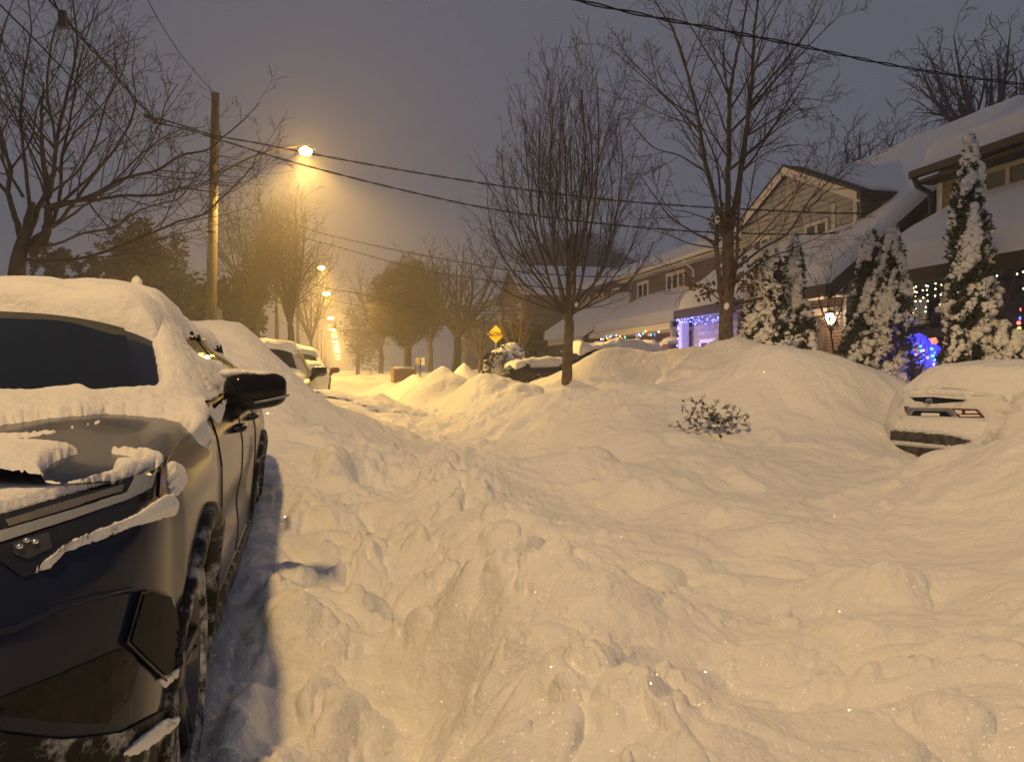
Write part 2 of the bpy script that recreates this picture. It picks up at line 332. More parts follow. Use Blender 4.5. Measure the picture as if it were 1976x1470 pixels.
# the heaps and drifts that stand out as things of their own: (name, label, category, group, region weight function)
def _ell(px, py, c, rx, ry): p = PC(px, py, c); return lambda x, y: 1-np.sqrt(((x-p[0])/rx)**2+((y-p[1])/ry)**2)
def _box(x0, x1, y0, y1, s=1.0): return lambda x, y: np.minimum(np.minimum(x-x0, x1-x), np.minimum(y-y0, y1-y))/s
def _heap(i): return lambda x, y: 1-np.sqrt(((x-_hp[i][0])/(_hp[i][4]*1.12))**2+((y-_hp[i][1])/(_hp[i][3]*1.12))**2)
G_H = 'snow heaps thrown up along the street'
MOUNDS = [
 ('snow_drift', 'smooth tall drift burying a car right behind the dark car', 'snow drift', None, _box(-3.0, .55, 6.35, 11.6)),
 ('snow_bank', 'long crusted bank of shovelled snow along the far side of the trodden road', 'snow bank', None, _box(2.75, 4.5, 6.9, 12.3)),
 ('snow_mound', 'broad smooth mound below the cedars, beside the snowed-in car rear', 'snow mound', None, _ell(1560, 760, 8.5, 1.75, 1.5)),
 ('snow_heap', 'rounded heap in front of the snowed-in car rear, nearest the camera', 'snow heap', G_H, _ell(1930, 900, 4.9, 1.1, 1.3)),
 ('snow_bank', 'steep bank of snow around the foot of the big bare tree', 'snow bank', None, _ell(1370, 690, 11.9, 1.5, 2.0)),
 ('snow_mound', 'wide grey mound in front of the house with blue lights', 'snow mound', None, _ell(1220, 690, 15.6, 2.9, 1.9)),
 ('snow_heap', 'tall cone of snow lit golden, behind the nearer sharp heap', 'snow heap', G_H, _heap(0)),
 ('snow_heap', 'sharp sided heap with one lit and one shaded face, before the dark car', 'snow heap', G_H, _heap(1)),
 ('snow_heap', 'low rounded golden heap beyond the tall cone', 'snow heap', G_H, _heap(2)),
 ('snow_heap', 'small grey lumpy heap in shade beside the parked cars', 'snow heap', G_H, _heap(4)),
 ('snow_heap', 'little heap of clods before the grey van front', 'snow heap', G_H, _heap(5)),
 ('snow_heap', 'rounded snow hump behind the two pointed heaps', 'snow heap', G_H, _heap(7)),
 ('snow_heap', 'big smooth heap burying the back of the dark car behind the young tree', 'snow heap', G_H, _heap(8)),
]
def ground_z(x, y):
    z = H(x, y)
    for nm, lb, ct, gp, wf in MOUNDS: z = z - 0.25*sstep(.12, .4, wf(x, y))
    return z
def fan(az0, az1, naz, d0, d1, nd):
    a = np.linspace(az0, az1, naz); d = np.exp(np.linspace(math.log(d0), math.log(d1), nd))
    A, D = np.meshgrid(a, d); return D*np.sin(A), D*np.cos(A)
DETAIL = 1.0
X, Y = fan(YAW-R_(42), YAW+R_(42), int(860*DETAIL), .55, 420, int(1000*DETAIL))
Z = ground_z(X, Y)
# the sheet is closed behind the camera by a coarser fan of the same object
X2, Y2 = fan(YAW+R_(42), YAW+R_(318), 220, .55, 420, 150); Z2 = ground_z(X2, Y2)
g = mk_grid('ground', np.stack([X, Y, Z], -1), M_SNOW, flip=True); tag(g, kind='structure')
g2 = mk_grid('ground', np.stack([X2, Y2, Z2], -1), M_SNOW, flip=True)
_bm = bmesh.new(); _bm.from_mesh(g.data); _bm.from_mesh(g2.data); _bm.to_mesh(g.data); _bm.free(); bpy.data.objects.remove(g2)
smooth_mesh(g.data)
for k, (nm, lb, ct, gp, wf) in enumerate(MOUNDS):
    m = wf(X, Y) > 0.0
    fm = m[:-1, :-1] & m[1:, :-1] & m[:-1, 1:] & m[1:, 1:]
    if not fm.any(): continue
    r = np.where(fm.any(1))[0]; c_ = np.where(fm.any(0))[0]; s = np.s_[r[0]:r[-1]+2, c_[0]:c_[-1]+2]
    xs, ys = X[s], Y[s]; w = wf(xs, ys)
    zs = H(xs, ys) + 0.004 + 0.005*k - 0.07*(1-sstep(0, .10, w))
    o = mk_grid(nm, np.stack([xs, ys, zs], -1), M_SNOW, mask=fm[r[0]:r[-1]+1, c_[0]:c_[-1]+1], flip=True)
    tag(o, lb, ct, gp)

# ------------------------------------------------------------------ street lamps in their row on the left, each on its pole
SODIUM = (1.0, 0.585, 0.13)
M_LENS = mat('lamp_lens', (0.9, 0.8, 0.5), 0.4, emit=(1.0, 0.56, 0.09), emit_s=70)
def street_lamp(lamp, base, label, power, arm_drop=.75, h_top=None, lean=0.0, rad=.13, side=.25, cone=140, col=SODIUM, lensr=.19, group='street lamps along the left kerb'):
    """pole at base (x, y), lamp head hanging at lamp (x, y, z)"""
    lx, ly, lz = lamp; bx, by = base; z0 = gz(bx, by)-.4
    t = empty('street_lamp', (bx, by, z0), 0, label, 'street lamp', group)
    top = h_top or lz+1.2
    MB().tube([(bx, by, z0), (bx+lean*.5, by, (z0+top)/2), (bx+lean, by, top)], [rad*1.15, rad, rad*.8], 12).build('pole', M_WOODPOLE, t, True)
    ax = bx+lean*(lz-z0)/(top-z0)
    s = np.linspace(0, 1, 9); zz = lz+.16-arm_drop*(1-s)**1.8
    MB().tube(np.stack([ax+(lx-ax)*s, by+(ly-by)*s, zz], -1), .035, 8).build('arm', M_DARKMETAL, t, True)
    hb = MB(); d = np.array([lx-ax, ly-by, 0]); d /= np.linalg.norm(d); n = np.array([-d[1], d[0], 0])
    rings = []
    for k, (u, w, h) in enumerate([(-.26, .04, .04), (-.14, .10, .07), (.05, .13, .08), (.20, .11, .07), (.28, .03, .03)]):
        for a in np.linspace(0, math.pi, 7): rings.append(np.array([lx, ly, lz+.06])+d*u+n*w*math.cos(a)+np.array([0, 0, h*math.sin(a)]))
    hb.add(rings, [(i*7+j, i*7+j+1, (i+1)*7+j+1, (i+1)*7+j) for i in range(4) for j in range(6)] + [(i*7, (i+1)*7, (i+1)*7+6, i*7+6) for i in range(4)])
    hd = hb.build('lamp_head', M_DARKMETAL, t, True)
    lb = MB(); lb.blob((lx, ly, lz+.0), (lensr*1.1, lensr*.9, .14), 14, 8, 0); lb.build('lens', M_LENS, hd, True)
    ld = bpy.data.lights.new('lamp_light', 'POINT'); ld.energy = power*side; ld.color = (col[0], col[1]*.9, col[2]*.7); ld.shadow_soft_size = .13
    lo = bpy.data.objects.new('lamp_light', ld); link(lo, t); lo.location = (lx-bx, ly-by, lz-.36-z0)
    # the reflector throws most of the light down on the street
    sd = bpy.data.lights.new('lamp_beam', 'SPOT'); sd.energy = power; sd.color = col; sd.shadow_soft_size = .22; sd.spot_size = R_(cone); sd.spot_blend = .25
    # photometry of a street luminaire: brighter towards the sides of its cone, so that the street is lit evenly
    sd.use_nodes = True; ln = sd.node_tree; em = ln.nodes['Emission']; ge = ln.nodes.new('ShaderNodeNewGeometry'); sx = ln.nodes.new('ShaderNodeSeparateXYZ'); ln.links.new(ge.outputs['Incoming'], sx.inputs[0])
    ab = ln.nodes.new('ShaderNodeMath'); ab.operation = 'ABSOLUTE'; ln.links.new(sx.outputs['Z'], ab.inputs[0]); mxn = ln.nodes.new('ShaderNodeMath'); mxn.operation = 'MAXIMUM'; mxn.inputs[1].default_value = .3; ln.links.new(ab.outputs[0], mxn.inputs[0])
    pw = ln.nodes.new('ShaderNodeMath'); pw.operation = 'POWER'; pw.inputs[1].default_value = -1.5; ln.links.new(mxn.outputs[0], pw.inputs[0]); ln.links.new(pw.outputs[0], em.inputs['Strength'])
    so = link(bpy.data.objects.new('lamp_beam', sd), t); so.location = lo.location
    return t
LAMPS = []
def lamp_px(px, py, Yd, **k): p = PY(px, py, Yd); return p
ordn = ['second', 'third', 'fourth', 'fifth', 'sixth', 'seventh', 'eighth', 'ninth', 'tenth', 'eleventh', 'twelfth']
# the lamp over the camera, behind the picture plane, whose light falls on the near snow and the dark car
street_lamp((-1.75, -.35, 8.3), (-4.4, -.35), 'street lamp over the front of the dark car, outside the view', 1350, col=(1, .62, .23), side=.08, cone=147)
p = PY(590, 292, 25.0); q = PY(403, 610, 25.0); top = PY(416, 180, 25.0)
street_lamp(p, (q[0], 25.0), 'tall wooden pole with the nearest glowing street lamp on a long arm', 3900, 1.15, h_top=top[2], lean=top[0]-q[0], rad=.15, side=.24)
p = PY(620, 517, 50.0); q = PY(533, 640, 50.0); top = PY(536, 474, 50.0)
street_lamp(p, (q[0], 50.0), 'second glowing street lamp from the camera, on a thinner pole', 2800, 1.0, h_top=top[2], lean=top[0]-q[0], rad=.13)
far = [(630, 567, 67), (638, 614, 96), (642, 636, 124), (645.5, 649, 148), (647.5, 660, 178), (648.5, 667, 205), (650, 673, 235), (651, 679, 270), (652, 686, 320), (653, 692, 390)]
for i, (px, py, Yd) in enumerate(far):
    p = PY(px, py, Yd)
    if i < 4: street_lamp(p, (p[0]-2.4, Yd), '%s glowing street lamp from the camera, small in the haze' % ordn[i+1], 2800, .8, side=.5, lensr=.30+.07*i)
    else: street_lamp(p, (p[0]-2.4, Yd), '%s glowing street lamp from the camera, a point near the end of the street' % ordn[i+1], 2600, .8, side=.55, lensr=.36+.07*i)
# ------------------------------------------------------------------ the air: falling snow and haze over the whole street
hz = MB().box((-260, -60, -2.0), (260, 440, 26.0)).build('haze', None); tag(hz, kind='stuff')
mh = bpy.data.materials.new('haze_air'); mh.use_nodes = True; n = mh.node_tree; n.nodes.clear()
ho = n.nodes.new('ShaderNodeOutputMaterial'); pv = n.nodes.new('ShaderNodeVolumePrincipled')
pv.inputs['Density'].default_value = 0.0042; pv.inputs['Color'].default_value = (0.95, 0.95, 0.97, 1); pv.inputs['Anisotropy'].default_value = 0.75
n.links.new(pv.outputs[0], ho.inputs['Volume']); hz.data.materials.append(mh)
hz.display_type = 'WIRE'
# ------------------------------------------------------------------ wall and roof materials
def wall_mat(name, kind, c1, c2, scale=1.0, rough=0.85):
    m = bpy.data.materials.new(name); m.use_nodes = True; n = m.node_tree; b = n.nodes['Principled BSDF']; b.inputs['Roughness'].default_value = rough
    tc = n.nodes.new('ShaderNodeTexCoord'); sp = n.nodes.new('ShaderNodeSeparateXYZ'); n.links.new(tc.outputs['Object'], sp.inputs[0])
    ad = n.nodes.new('ShaderNodeMath'); ad.operation = 'ADD'; n.links.new(sp.outputs['X'], ad.inputs[0]); n.links.new(sp.outputs['Y'], ad.inputs[1])
    cb = n.nodes.new('ShaderNodeCombineXYZ'); n.links.new(ad.outputs[0], cb.inputs['X']); n.links.new(sp.outputs['Z'], cb.inputs['Y'])
    bp = n.nodes.new('ShaderNodeBump'); bp.inputs['Distance'].default_value = 0.015; bp.inputs['Strength'].default_value = 0.8
    if kind == 'brick':
        t = n.nodes.new('ShaderNodeTexBrick'); t.inputs['Scale'].default_value = 1.0; t.inputs['Brick Width'].default_value = .22*scale; t.inputs['Row Height'].default_value = .075*scale
        t.inputs['Mortar Size'].default_value = .008*scale; t.inputs['Color1'].default_value = (*c1, 1); t.inputs['Color2'].default_value = (*c2, 1); t.inputs['Mortar'].default_value = (.25, .23, .21, 1)
        n.links.new(cb.outputs[0], t.inputs['Vector']); n.links.new(t.outputs['Color'], b.inputs['Base Color']); n.links.new(t.outputs['Fac'], bp.inputs['Height']); bp.invert = True
    else:
        w = n.nodes.new('ShaderNodeTexWave'); w.wave_type = 'BANDS'; w.bands_direction = 'Y'; w.wave_profile = 'SAW'; w.inputs['Scale'].default_value = 2*math.pi/(20*.15*scale)
        n.links.new(cb.outputs[0], w.inputs['Vector']); n.links.new(w.outputs['Fac'], bp.inputs['Height']); bp.inputs['Distance'].default_value = 0.05
        t = n.nodes.new('ShaderNodeTexNoise'); t.inputs['Scale'].default_value = 1.5; n.links.new(tc.outputs['Object'], t.inputs['Vector'])
        cr = n.nodes.new('ShaderNodeValToRGB'); cr.color_ramp.elements[0].color = (*c1, 1); cr.color_ramp.elements[1].color = (*c2, 1)
        n.links.new(t.outputs['Fac'], cr.inputs['Fac'])
        # the shadow under each board is painted into the colour as a dark line
        gr = n.nodes.new('ShaderNodeMath'); gr.operation = 'GREATER_THAN'; gr.inputs[1].default_value = .13; n.links.new(w.outputs['Fac'], gr.inputs[0])
        mx = n.nodes.new('ShaderNodeMix'); mx.data_type = 'RGBA'; n.links.new(gr.outputs[0], mx.inputs[0]); mx.inputs[6].default_value = (c1[0]*.35, c1[1]*.35, c1[2]*.35, 1)
        n.links.new(cr.outputs['Color'], mx.inputs[7]); n.links.new(mx.outputs[2], b.inputs['Base Color'])
    n.links.new(bp.outputs['Normal'], b.inputs['Normal'])
    return m
M_BRICK = wall_mat('red_brick', 'brick', (.11, .055, .042), (.075, .042, .034))
M_BRICKD = wall_mat('brown_brick', 'brick', (.10, .055, .04), (.07, .04, .03))
M_STONE = wall_mat('pale_stone', 'brick', (.38, .36, .35), (.26, .25, .25), 2.2)
M_SIDW = wall_mat('white_siding', 'siding', (.30, .31, .33), (.37, .37, .38))
M_SIDT = wall_mat('tan_siding', 'siding', (.22, .16, .09), (.28, .20, .11), .8)
M_SIDG = wall_mat('grey_siding', 'siding', (.20, .20, .19), (.26, .26, .25))
M_DARKWALL = mat('dark_painted_wall', (.022, .022, .035), .8, col2=(.03, .03, .045))
M_TRIMW = mat('white_trim', (.62, .60, .57), .6)
M_TRIMD = mat('dark_trim', (.028, .022, .018), .6)
M_SHING = mat('shingles', (.05, .05, .05), .9, col2=(.08, .075, .07), noise_sc=20)
M_GLASS = mat('window_glass', (.012, .014, .018), .25, spec=.4)
M_GLASSG = mat('curtained_glass', (.05, .065, .07), .45, spec=.3)

def wall_x(name, m, parent, X, y0, y1, z0, z1, t=.25): return MB().box((X, y0, z0), (X+t, y1, z1)).build(name, m, parent)
def slab(poly, d, name, m, parent, bev=0): 
    o = MB().prism(poly, d).build(name, m, parent)
    if bev: bevel(o, bev, 4, 20); smooth_mesh(o.data)
    return o
def snow_slab(e0, e1, r1, r0, th, parent, name='roof_snow', seed=0, nu=40, nv=16, over=.10):
    """thick snow lying on a roof plane given by its corners (two along the eave, two along the ridge): domed, soft edged"""
    e0, e1, r1, r0 = [np.asarray(p, float) for p in (e0, e1, r1, r0)]
    u = np.linspace(0, 1, nu)[:, None]; v = np.linspace(0, 1, nv)[None, :]
    u = (u-.5)*1.0+.5; base = ((1-u)*(1-v))[..., None]*e0+(u*(1-v))[..., None]*e1+(u*v)[..., None]*r1+((1-u)*v)[..., None]*r0
    L = np.linalg.norm(e1-e0); Wd = np.linalg.norm(r0-e0)
    du = np.minimum(u, 1-u)*L; dv = np.broadcast_to(v*Wd, du.shape[:1]+v.shape[1:]); du = np.broadcast_to(du, dv.shape)
    r = .30; f = np.sqrt(1-np.clip(1-du/r, 0, 1)**2)*np.sqrt(1-np.clip(1-dv/r, 0, 1)**2)
    xx = np.broadcast_to(u*L, f.shape); yy = np.broadcast_to(v*Wd, f.shape)
    h = th*f*(1+.10*fbm(xx*.8+seed, yy*.8, 200+seed, 3)+.03*fbm(xx*4, yy*4, 210+seed, 2))
    top = base.copy(); top[..., 2] += h+.012
    d_e = (e0-r0)/Wd; bulge = np.exp(-(dv/.18)**2)*over*np.clip(np.sqrt(np.clip(f, 0, 1)), .0, 1)
    top += d_e*bulge[..., None]
    P = np.concatenate([base[:, :1]+np.array([0, 0, .012]), top], 1)
    P = np.concatenate([base[:1, :1].repeat(P.shape[1], 1)*0+np.concatenate([base[:1, :1], base[:1]], 1), P, np.concatenate([base[-1:, :1], base[-1:]], 1)], 0)
    return mk_grid(name, P, M_SNOWP, parent)
def window(parent, X, y0, y1, z0, z1, name='window', frame=.07, mull=1, m=M_TRIMW, g=None, proud=.05, bars=0):
    """a framed window on a wall that faces the street (-X)"""
    b = MB(); a, c = X-proud, X-.004
    b.box((a, y0, z0), (c, y1, z0+frame)); b.box((a, y0, z1-frame), (c, y1, z1)); b.box((a, y0, z0+frame), (c, y0+frame, z1-frame)); b.box((a, y1-frame, z0+frame), (c, y1, z1-frame))
    for k in range(1, mull+1):
        yc = y0+(y1-y0)*k/(mull+1); b.box((a+.006, yc-frame*.5, z0+frame), (c, yc+frame*.5, z1-frame))
    for k in range(1, bars+1):
        zc = z0+(z1-z0)*k/(bars+1); b.box((a+.012, y0+frame, zc-.012), (c, y1-frame, zc+.012))
    w = b.build(name, m, parent)
    MB().box((a+.025, y0+frame*.6, z0+frame*.6), (c+.001, y1-frame*.6, z1-frame*.6)).build('pane', g or M_GLASS, w)
    return w
def gutter_x(parent, X, y0, y1, z, m, s=.13): return MB().box((X-s, y0, z-s), (X, y1, z)).build('gutter', m, parent)
def pipe(parent, pts, m, r=.05): return MB().tube(pts, r, 8).build('downpipe', m, parent, True)

# ------------------------------------------------------------------ the nearest house on the right: tan upper storey, dark porch with icicle lights
hA = empty('house', (10.6, 8, .6), 0, 'tan two-storey house with icicle lights under its dark porch eave', 'house', 'houses along the street')
wall_x('wall', M_DARKWALL, hA, 10.6, 3.5, 12.3, .2, 3.05)
wall_x('upper_wall', M_SIDT, hA, 11.8, 3.5, 12.8, 3.0, 5.5)
MB().box((12.06, 12.55, .2), (18, 12.8, 5.5)).build('side_wall', M_SIDG, hA)
wall_x('corner_trim', M_TRIMW, hA, 11.77, 12.68, 12.82, 3.6, 5.1, .10)
y0, y1 = 3.0, 12.5
rf = slab([(9.6, y0, 2.86), (9.6, y1, 2.86), (11.8, y1, 4.15), (11.8, y0, 4.15)], (0, 0, .12), 'porch_roof', M_SHING, hA)
snow_slab((9.6, y0, 2.98), (9.6, y1, 2.98), (11.8, y1, 4.27), (11.8, y0, 4.27), .36, rf, seed=1)
MB().box((9.5, y0, 2.74), (9.598, y1, 2.97)).build('fascia', M_TRIMD, hA)
MB().box((9.6, y0, 2.70), (10.6, y1, 2.75)).build('soffit', M_TRIMD, hA)
ya, yb = 2.5, 12.95
rf = slab([(11.35, ya, 5.12), (11.35, yb, 5.12), (16.5, yb, 7.3), (16.5, ya, 7.3)], (0, 0, .15), 'main_roof', M_SHING, hA)
snow_slab((11.35, ya, 5.27), (11.35, yb, 5.27), (16.5, yb, 7.45), (16.5, ya, 7.45), .40, rf, seed=2, nu=60, nv=30)
gutter_x(hA, 11.35, ya, yb, 5.26, M_TRIMD, .14)
MB().box((11.36, ya, 5.02), (11.8, yb, 5.08)).build('soffit', M_TRIMD, hA)
pipe(hA, [(11.35, 12.95, 5.15), (11.4, 12.92, 4.98), (11.68, 12.9, 4.85), (11.72, 12.9, 4.7), (11.72, 12.9, 4.2)], M_TRIMD, .055)
window(hA, 11.8, 10.55, 11.78, 4.38, 5.0, mull=1, m=mat('cream_trim', (.42, .36, .25), .6), g=M_GLASSG, frame=.09)
window(hA, 10.6, 11.72, 12.12, 2.20, 2.60, 'small_window', .05, 1, M_TRIMW, mat('leaded_glass', (.30, .31, .33), .3, emit=(.8, .85, 1), emit_s=.05), bars=2)
MB().box((10.42, 11.5, 2.04), (10.6, 12.25, 2.12)).build('window_ledge', M_DARKWALL, hA)
sl = MB(); sl.blob((10.46, 11.9, 2.13), (.12, .36, .07), 12, 8, .05); sl.build('ledge_snow', M_SNOWP, hA, True)
MB().box((10.0, 10.7, 1.82), (10.5, 12.2, 1.98)).build('porch_front', mat('navy_boards', (.018, .018, .03), .7), hA)
for yy in (12.0, 8.9, 5.5): MB().box((9.72, yy-.08, .4), (9.88, yy+.08, 2.74)).build('porch_post', M_TRIMD, hA)

# ------------------------------------------------------------------ the middle house: white gabled dormer over a long snowy roof, blue lights
hB = empty('house', (10.4, 17.5, .6), 0, 'house with white sided gable and blue string lights round its stone bay', 'house', 'houses along the street')
wall_x('wall', M_BRICKD, hB, 10.45, 13.95, 18.0, .2, 2.95)
wall_x('stone_bay', M_STONE, hB, 10.30, 18.0, 20.6, .2, 2.80)
MB().prism([(10.46, 13.95, .2), (19.5, 13.95, .2), (19.5, 13.95, 3.2), (15, 13.95, 6.9), (10.46, 13.95, 3.0)], (0, -.12, 0)).build('gable_end', M_SIDG, hB)
ys, ye = 13.7, 20.95
rf = slab([(9.95, ys, 2.92), (9.95, ye, 2.92), (15, ye, 7.0), (15, ys, 7.0)], (0, 0, .14), 'main_roof', M_SHING, hB)
snow_slab((9.95, ys, 3.06), (9.95, ye, 3.06), (15, ye, 7.14), (15, ys, 7.14), .34, rf, seed=3, nu=50, nv=40)
slab([(15, ys, 7.0), (15, ye, 7.0), (20, ye, 3.0), (20, ys, 3.0)], (0, 0, .14), 'rear_roof', M_SHING, hB)
MB().box((9.86, ys, 2.80), (9.948, ye, 3.04)).build('fascia', M_TRIMD, hB)
MB().box((9.95, ys, 2.82), (10.45, ye, 2.87)).build('soffit', M_TRIMW, hB)
MB().prism([(9.95, ys, 2.92), (15, ys, 7.0), (15, ys, 6.8), (9.95, ys, 2.72)], (0, .06, 0)).build('rake_board', M_TRIMD, hB)
# dormer
X0, d0, d1, dm = 11.5, 14.85, 20.0, 17.42
MB().prism([(X0, d0, 4.0), (X0, d1, 4.0), (X0, d1, 5.30), (X0, dm, 6.45), (X0, d0, 5.30)], (.2, 0, 0)).build('dormer_wall', M_SIDW, hB)
MB().box((X0+.01, d0-.10, 4.1), (13.6, d0-.001, 5.28)).build('dormer_side', M_SIDG, hB)
for nm, e, sgn in (('dormer_roof', d0-.35, 1), ('dormer_roof', d1+.35, -1)):
    zE = 5.16; zR = 6.50
    P = [(X0-.18, e, zE), (X0-.18, dm, zR), (16, dm, zR), (16, e, zE)]
    rf = slab(P if sgn > 0 else P[::-1], (0, 0, .09), nm, M_SHING, hB)
    a, b, c, d = [np.array(p)+np.array([0, 0, .09]) for p in P]
    sh = np.array([.45, 0, 0]); snow_slab(a+sh, d, c, b+sh, .16, rf, seed=5+sgn, over=.03)
    MB().prism([(X0-.19, e, zE+.06), (X0-.19, dm, zR+.06), (X0-.19, dm, zR-.16), (X0-.19, e, zE-.16)], (-.03, 0, 0)).build('rake_board', M_TRIMW, hB)
    MB().prism([(X0-.23, e, zE+.12), (X0-.23, dm, zR+.12), (X0-.23, dm, zR+.05), (X0-.23, e, zE+.05)], (.04, 0, 0)).build('drip_edge', M_TRIMD, hB)
MB().box((X0-.30, d0-.50, 5.06), (13.2, d0-.36, 5.24)).build('gutter', M_TRIMD, hB)
pipe(hB, [(X0+.25, d0-.42, 5.1), (X0+.24, d0-.40, 4.96), (X0+.08, d0-.16, 4.72), (X0+.06, d0-.16, 4.1)], M_TRIMD, .06)
window(hB, X0, 15.85, 16.75, 4.30, 4.92, mull=1, g=M_GLASSG, frame=.08)
window(hB, X0, 18.35, 19.2, 4.25, 4.95, mull=1, g=M_GLASSG, frame=.08)
MB().box((X0-.03, 15.6, 4.1), (X0-.003, 15.72, 5.2)).build('corner_trim', M_TRIMW, hB)
MB().box((X0-.03, d0-.02, 4.1), (X0-.003, d0+.1, 5.16)).build('corner_trim', M_TRIMW, hB)
window(hB, 10.30, 18.55, 20.05, .9, 2.15, mull=2, g=M_GLASSG, frame=.10)
MB().box((10.38, 14.5, .5), (10.446, 15.3, 2.2)).build('front_door', mat('dull_door', (.10, .085, .07), .6), hB)
window(hB, 10.45, 15.6, 16.6, 1.1, 2.1, mull=1, m=M_TRIMD, g=M_GLASSG)
MB().box((10.36, 13.98, 2.48), (10.446, 17.9, 2.62)).build('lintel', M_TRIMW, hB)
MB().box((9.98, 20.62, .4), (10.2, 20.85, 2.82)).build('porch_post', M_TRIMW, hB)

# porch lamp by the door of the middle house
lmp = empty('porch_lamp', (10.3, 14.12, 2.3), 0, 'warm glowing porch lamp on the brick wall behind the small shrub', 'porch lamp')
MB().blob((10.28, 14.12, 2.36), (.10, .10, .13), 12, 8, 0).build('globe', mat('lamp_globe', (.9, .8, .6), .4, emit=(1, .80, .50), emit_s=14), lmp, True)
MB().box((10.33, 14.08, 2.24), (10.45, 14.16, 2.30)).build('bracket', M_DARKMETAL, lmp)
MB().lathe([(.005, .20), (.12, .14), (.12, .12), (.005, .12)], (10.28, 14.12, 2.36), n=14).build('cap', M_DARKMETAL, lmp)
ld = bpy.data.lights.new('lamp_glow', 'POINT'); ld.energy = 22; ld.color = (1, .62, .30); ld.shadow_soft_size = .08
lo = link(bpy.data.objects.new('lamp_glow', ld), lmp); lo.location = (-.20, 0, .05)

# ------------------------------------------------------------------ the third house: brick upper storey above a porch roof
hC = empty('house', (11.8, 28, .8), 0, 'brick house with white framed upper windows and coloured bulbs on its porch', 'house', 'houses along the street')
wall_x('wall', M_BRICKD, hC, 12.6, 24.6, 33.0, .3, 3.1)
wall_x('upper_wall', M_BRICK, hC, 13.8, 23.5, 34.0, 3.0, 5.9)
MB().box((13.8, 34.0, .3), (20, 34.25, 5.9)).build('side_wall', M_SIDG, hC)
rf = slab([(11.4, 24.3, 2.85), (11.4, 33.0, 2.85), (13.8, 33.0, 4.25), (13.8, 24.3, 4.25)], (0, 0, .12), 'porch_roof', M_SHING, hC)
snow_slab((11.4, 24.3, 2.97), (11.4, 33.0, 2.97), (13.8, 33.0, 4.37), (13.8, 24.3, 4.37), .34, rf, seed=8)
rf = slab([(13.3, 23.1, 5.62), (13.3, 34.6, 5.62), (17.5, 34.6, 7.4), (17.5, 23.1, 7.4)], (0, 0, .14), 'main_roof', M_SHING, hC)
snow_slab((13.3, 23.1, 5.76), (13.3, 34.6, 5.76), (17.5, 34.6, 7.54), (17.5, 23.1, 7.54), .34, rf, seed=9)
slab([(17.5, 23.1, 7.4), (17.5, 34.6, 7.4), (21.7, 34.6, 5.6), (21.7, 23.1, 5.6)], (0, 0, .14), 'rear_roof', M_SNOWP, hC)
gutter_x(hC, 13.3, 23.1, 34.6, 5.76, M_TRIMW, .12); MB().box((13.31, 23.1, 5.54), (13.8, 34.6, 5.59)).build('soffit', M_TRIMW, hC)
MB().box((11.3, 24.3, 2.72), (11.398, 33.0, 2.95)).build('fascia', M_TRIMW, hC)
MB().box((11.4, 24.3, 2.74), (12.6, 33.0, 2.79)).build('soffit', M_TRIMW, hC)
window(hC, 13.8, 28.25, 30.0, 4.35, 5.42, mull=2, g=M_GLASS, frame=.14)
window(hC, 13.8, 31.9, 33.2, 4.35, 5.40, mull=1, g=M_GLASS, frame=.14)
pipe(hC, [(13.25, 27.3, 5.66), (13.4, 27.3, 5.45), (13.7, 27.3, 5.25), (13.72, 27.3, 4.4)], M_TRIMW, .05)
for yy in (25.1, 31.7):
    c = MB().box((11.5, yy-.3, .4), (12.1, yy+.3, 2.2)).build('brick_pillar', M_BRICK, hC)
    MB().box((11.42, yy-.38, 2.2), (12.18, yy+.38, 2.30)).build('cap', M_TRIMW, c)
    s_ = MB().blob((11.8, yy, 2.32), (.40, .40, .16), 12, 6, .04).build('cap_snow', M_SNOWP, c, True)
    MB().box((11.72, yy-.08, 2.30), (11.88, yy+.08, 2.74)).build('post', M_TRIMW, c)
MB().box((11.6, 28.0, .4), (11.72, 28.12, 2.74)).build('porch_post', M_TRIMW, hC)
window(hC, 12.6, 26.6, 27.9, 1.3, 2.3, mull=1, g=M_GLASS)
window(hC, 12.6, 29.4, 31.0, 1.3, 2.3, mull=1, g=M_GLASS)

# ------------------------------------------------------------------ the fourth house: dark upper storey half hidden behind the young tree
hD = empty('house', (12, 38, .9), 0, 'dark sided house beyond the young street tree, with a wide low snowy roof', 'house', 'houses along the street')
wall_x('wall', M_BRICKD, hD, 12.6, 34.4, 43.0, .3, 3.1)
wall_x('upper_wall', mat('dark_shingle_wall', (.075, .06, .045), .9, col2=(.10, .08, .06)), hD, 14.6, 36, 46.5, 3.0, 6.0)
MB().box((14.85, 35.75, .3), (21, 36.0, 6.0)).build('side_wall', M_SIDG, hD)
rf = slab([(11.4, 34.2, 2.75), (11.4, 43.2, 2.75), (14.6, 43.2, 4.9), (14.6, 34.2, 4.9)], (0, 0, .12), 'porch_roof', M_SHING, hD)
snow_slab((11.4, 34.2, 2.87), (11.4, 43.2, 2.87), (14.6, 43.2, 5.02), (14.6, 34.2, 5.02), .36, rf, seed=11)
rf = slab([(14.1, 35.4, 5.85), (14.1, 47.0, 5.85), (18, 47.0, 7.5), (18, 35.4, 7.5)], (0, 0, .14), 'main_roof', M_SHING, hD)
snow_slab((14.1, 35.4, 5.99), (14.1, 47.0, 5.99), (18, 47.0, 7.64), (18, 35.4, 7.64), .34, rf, seed=12)
MB().box((14.0, 35.4, 5.78), (14.098, 47, 5.98)).build('fascia', M_TRIMD, hD)
MB().box((11.3, 34.2, 2.62), (11.398, 43.2, 2.85)).build('fascia', M_TRIMW, hD)
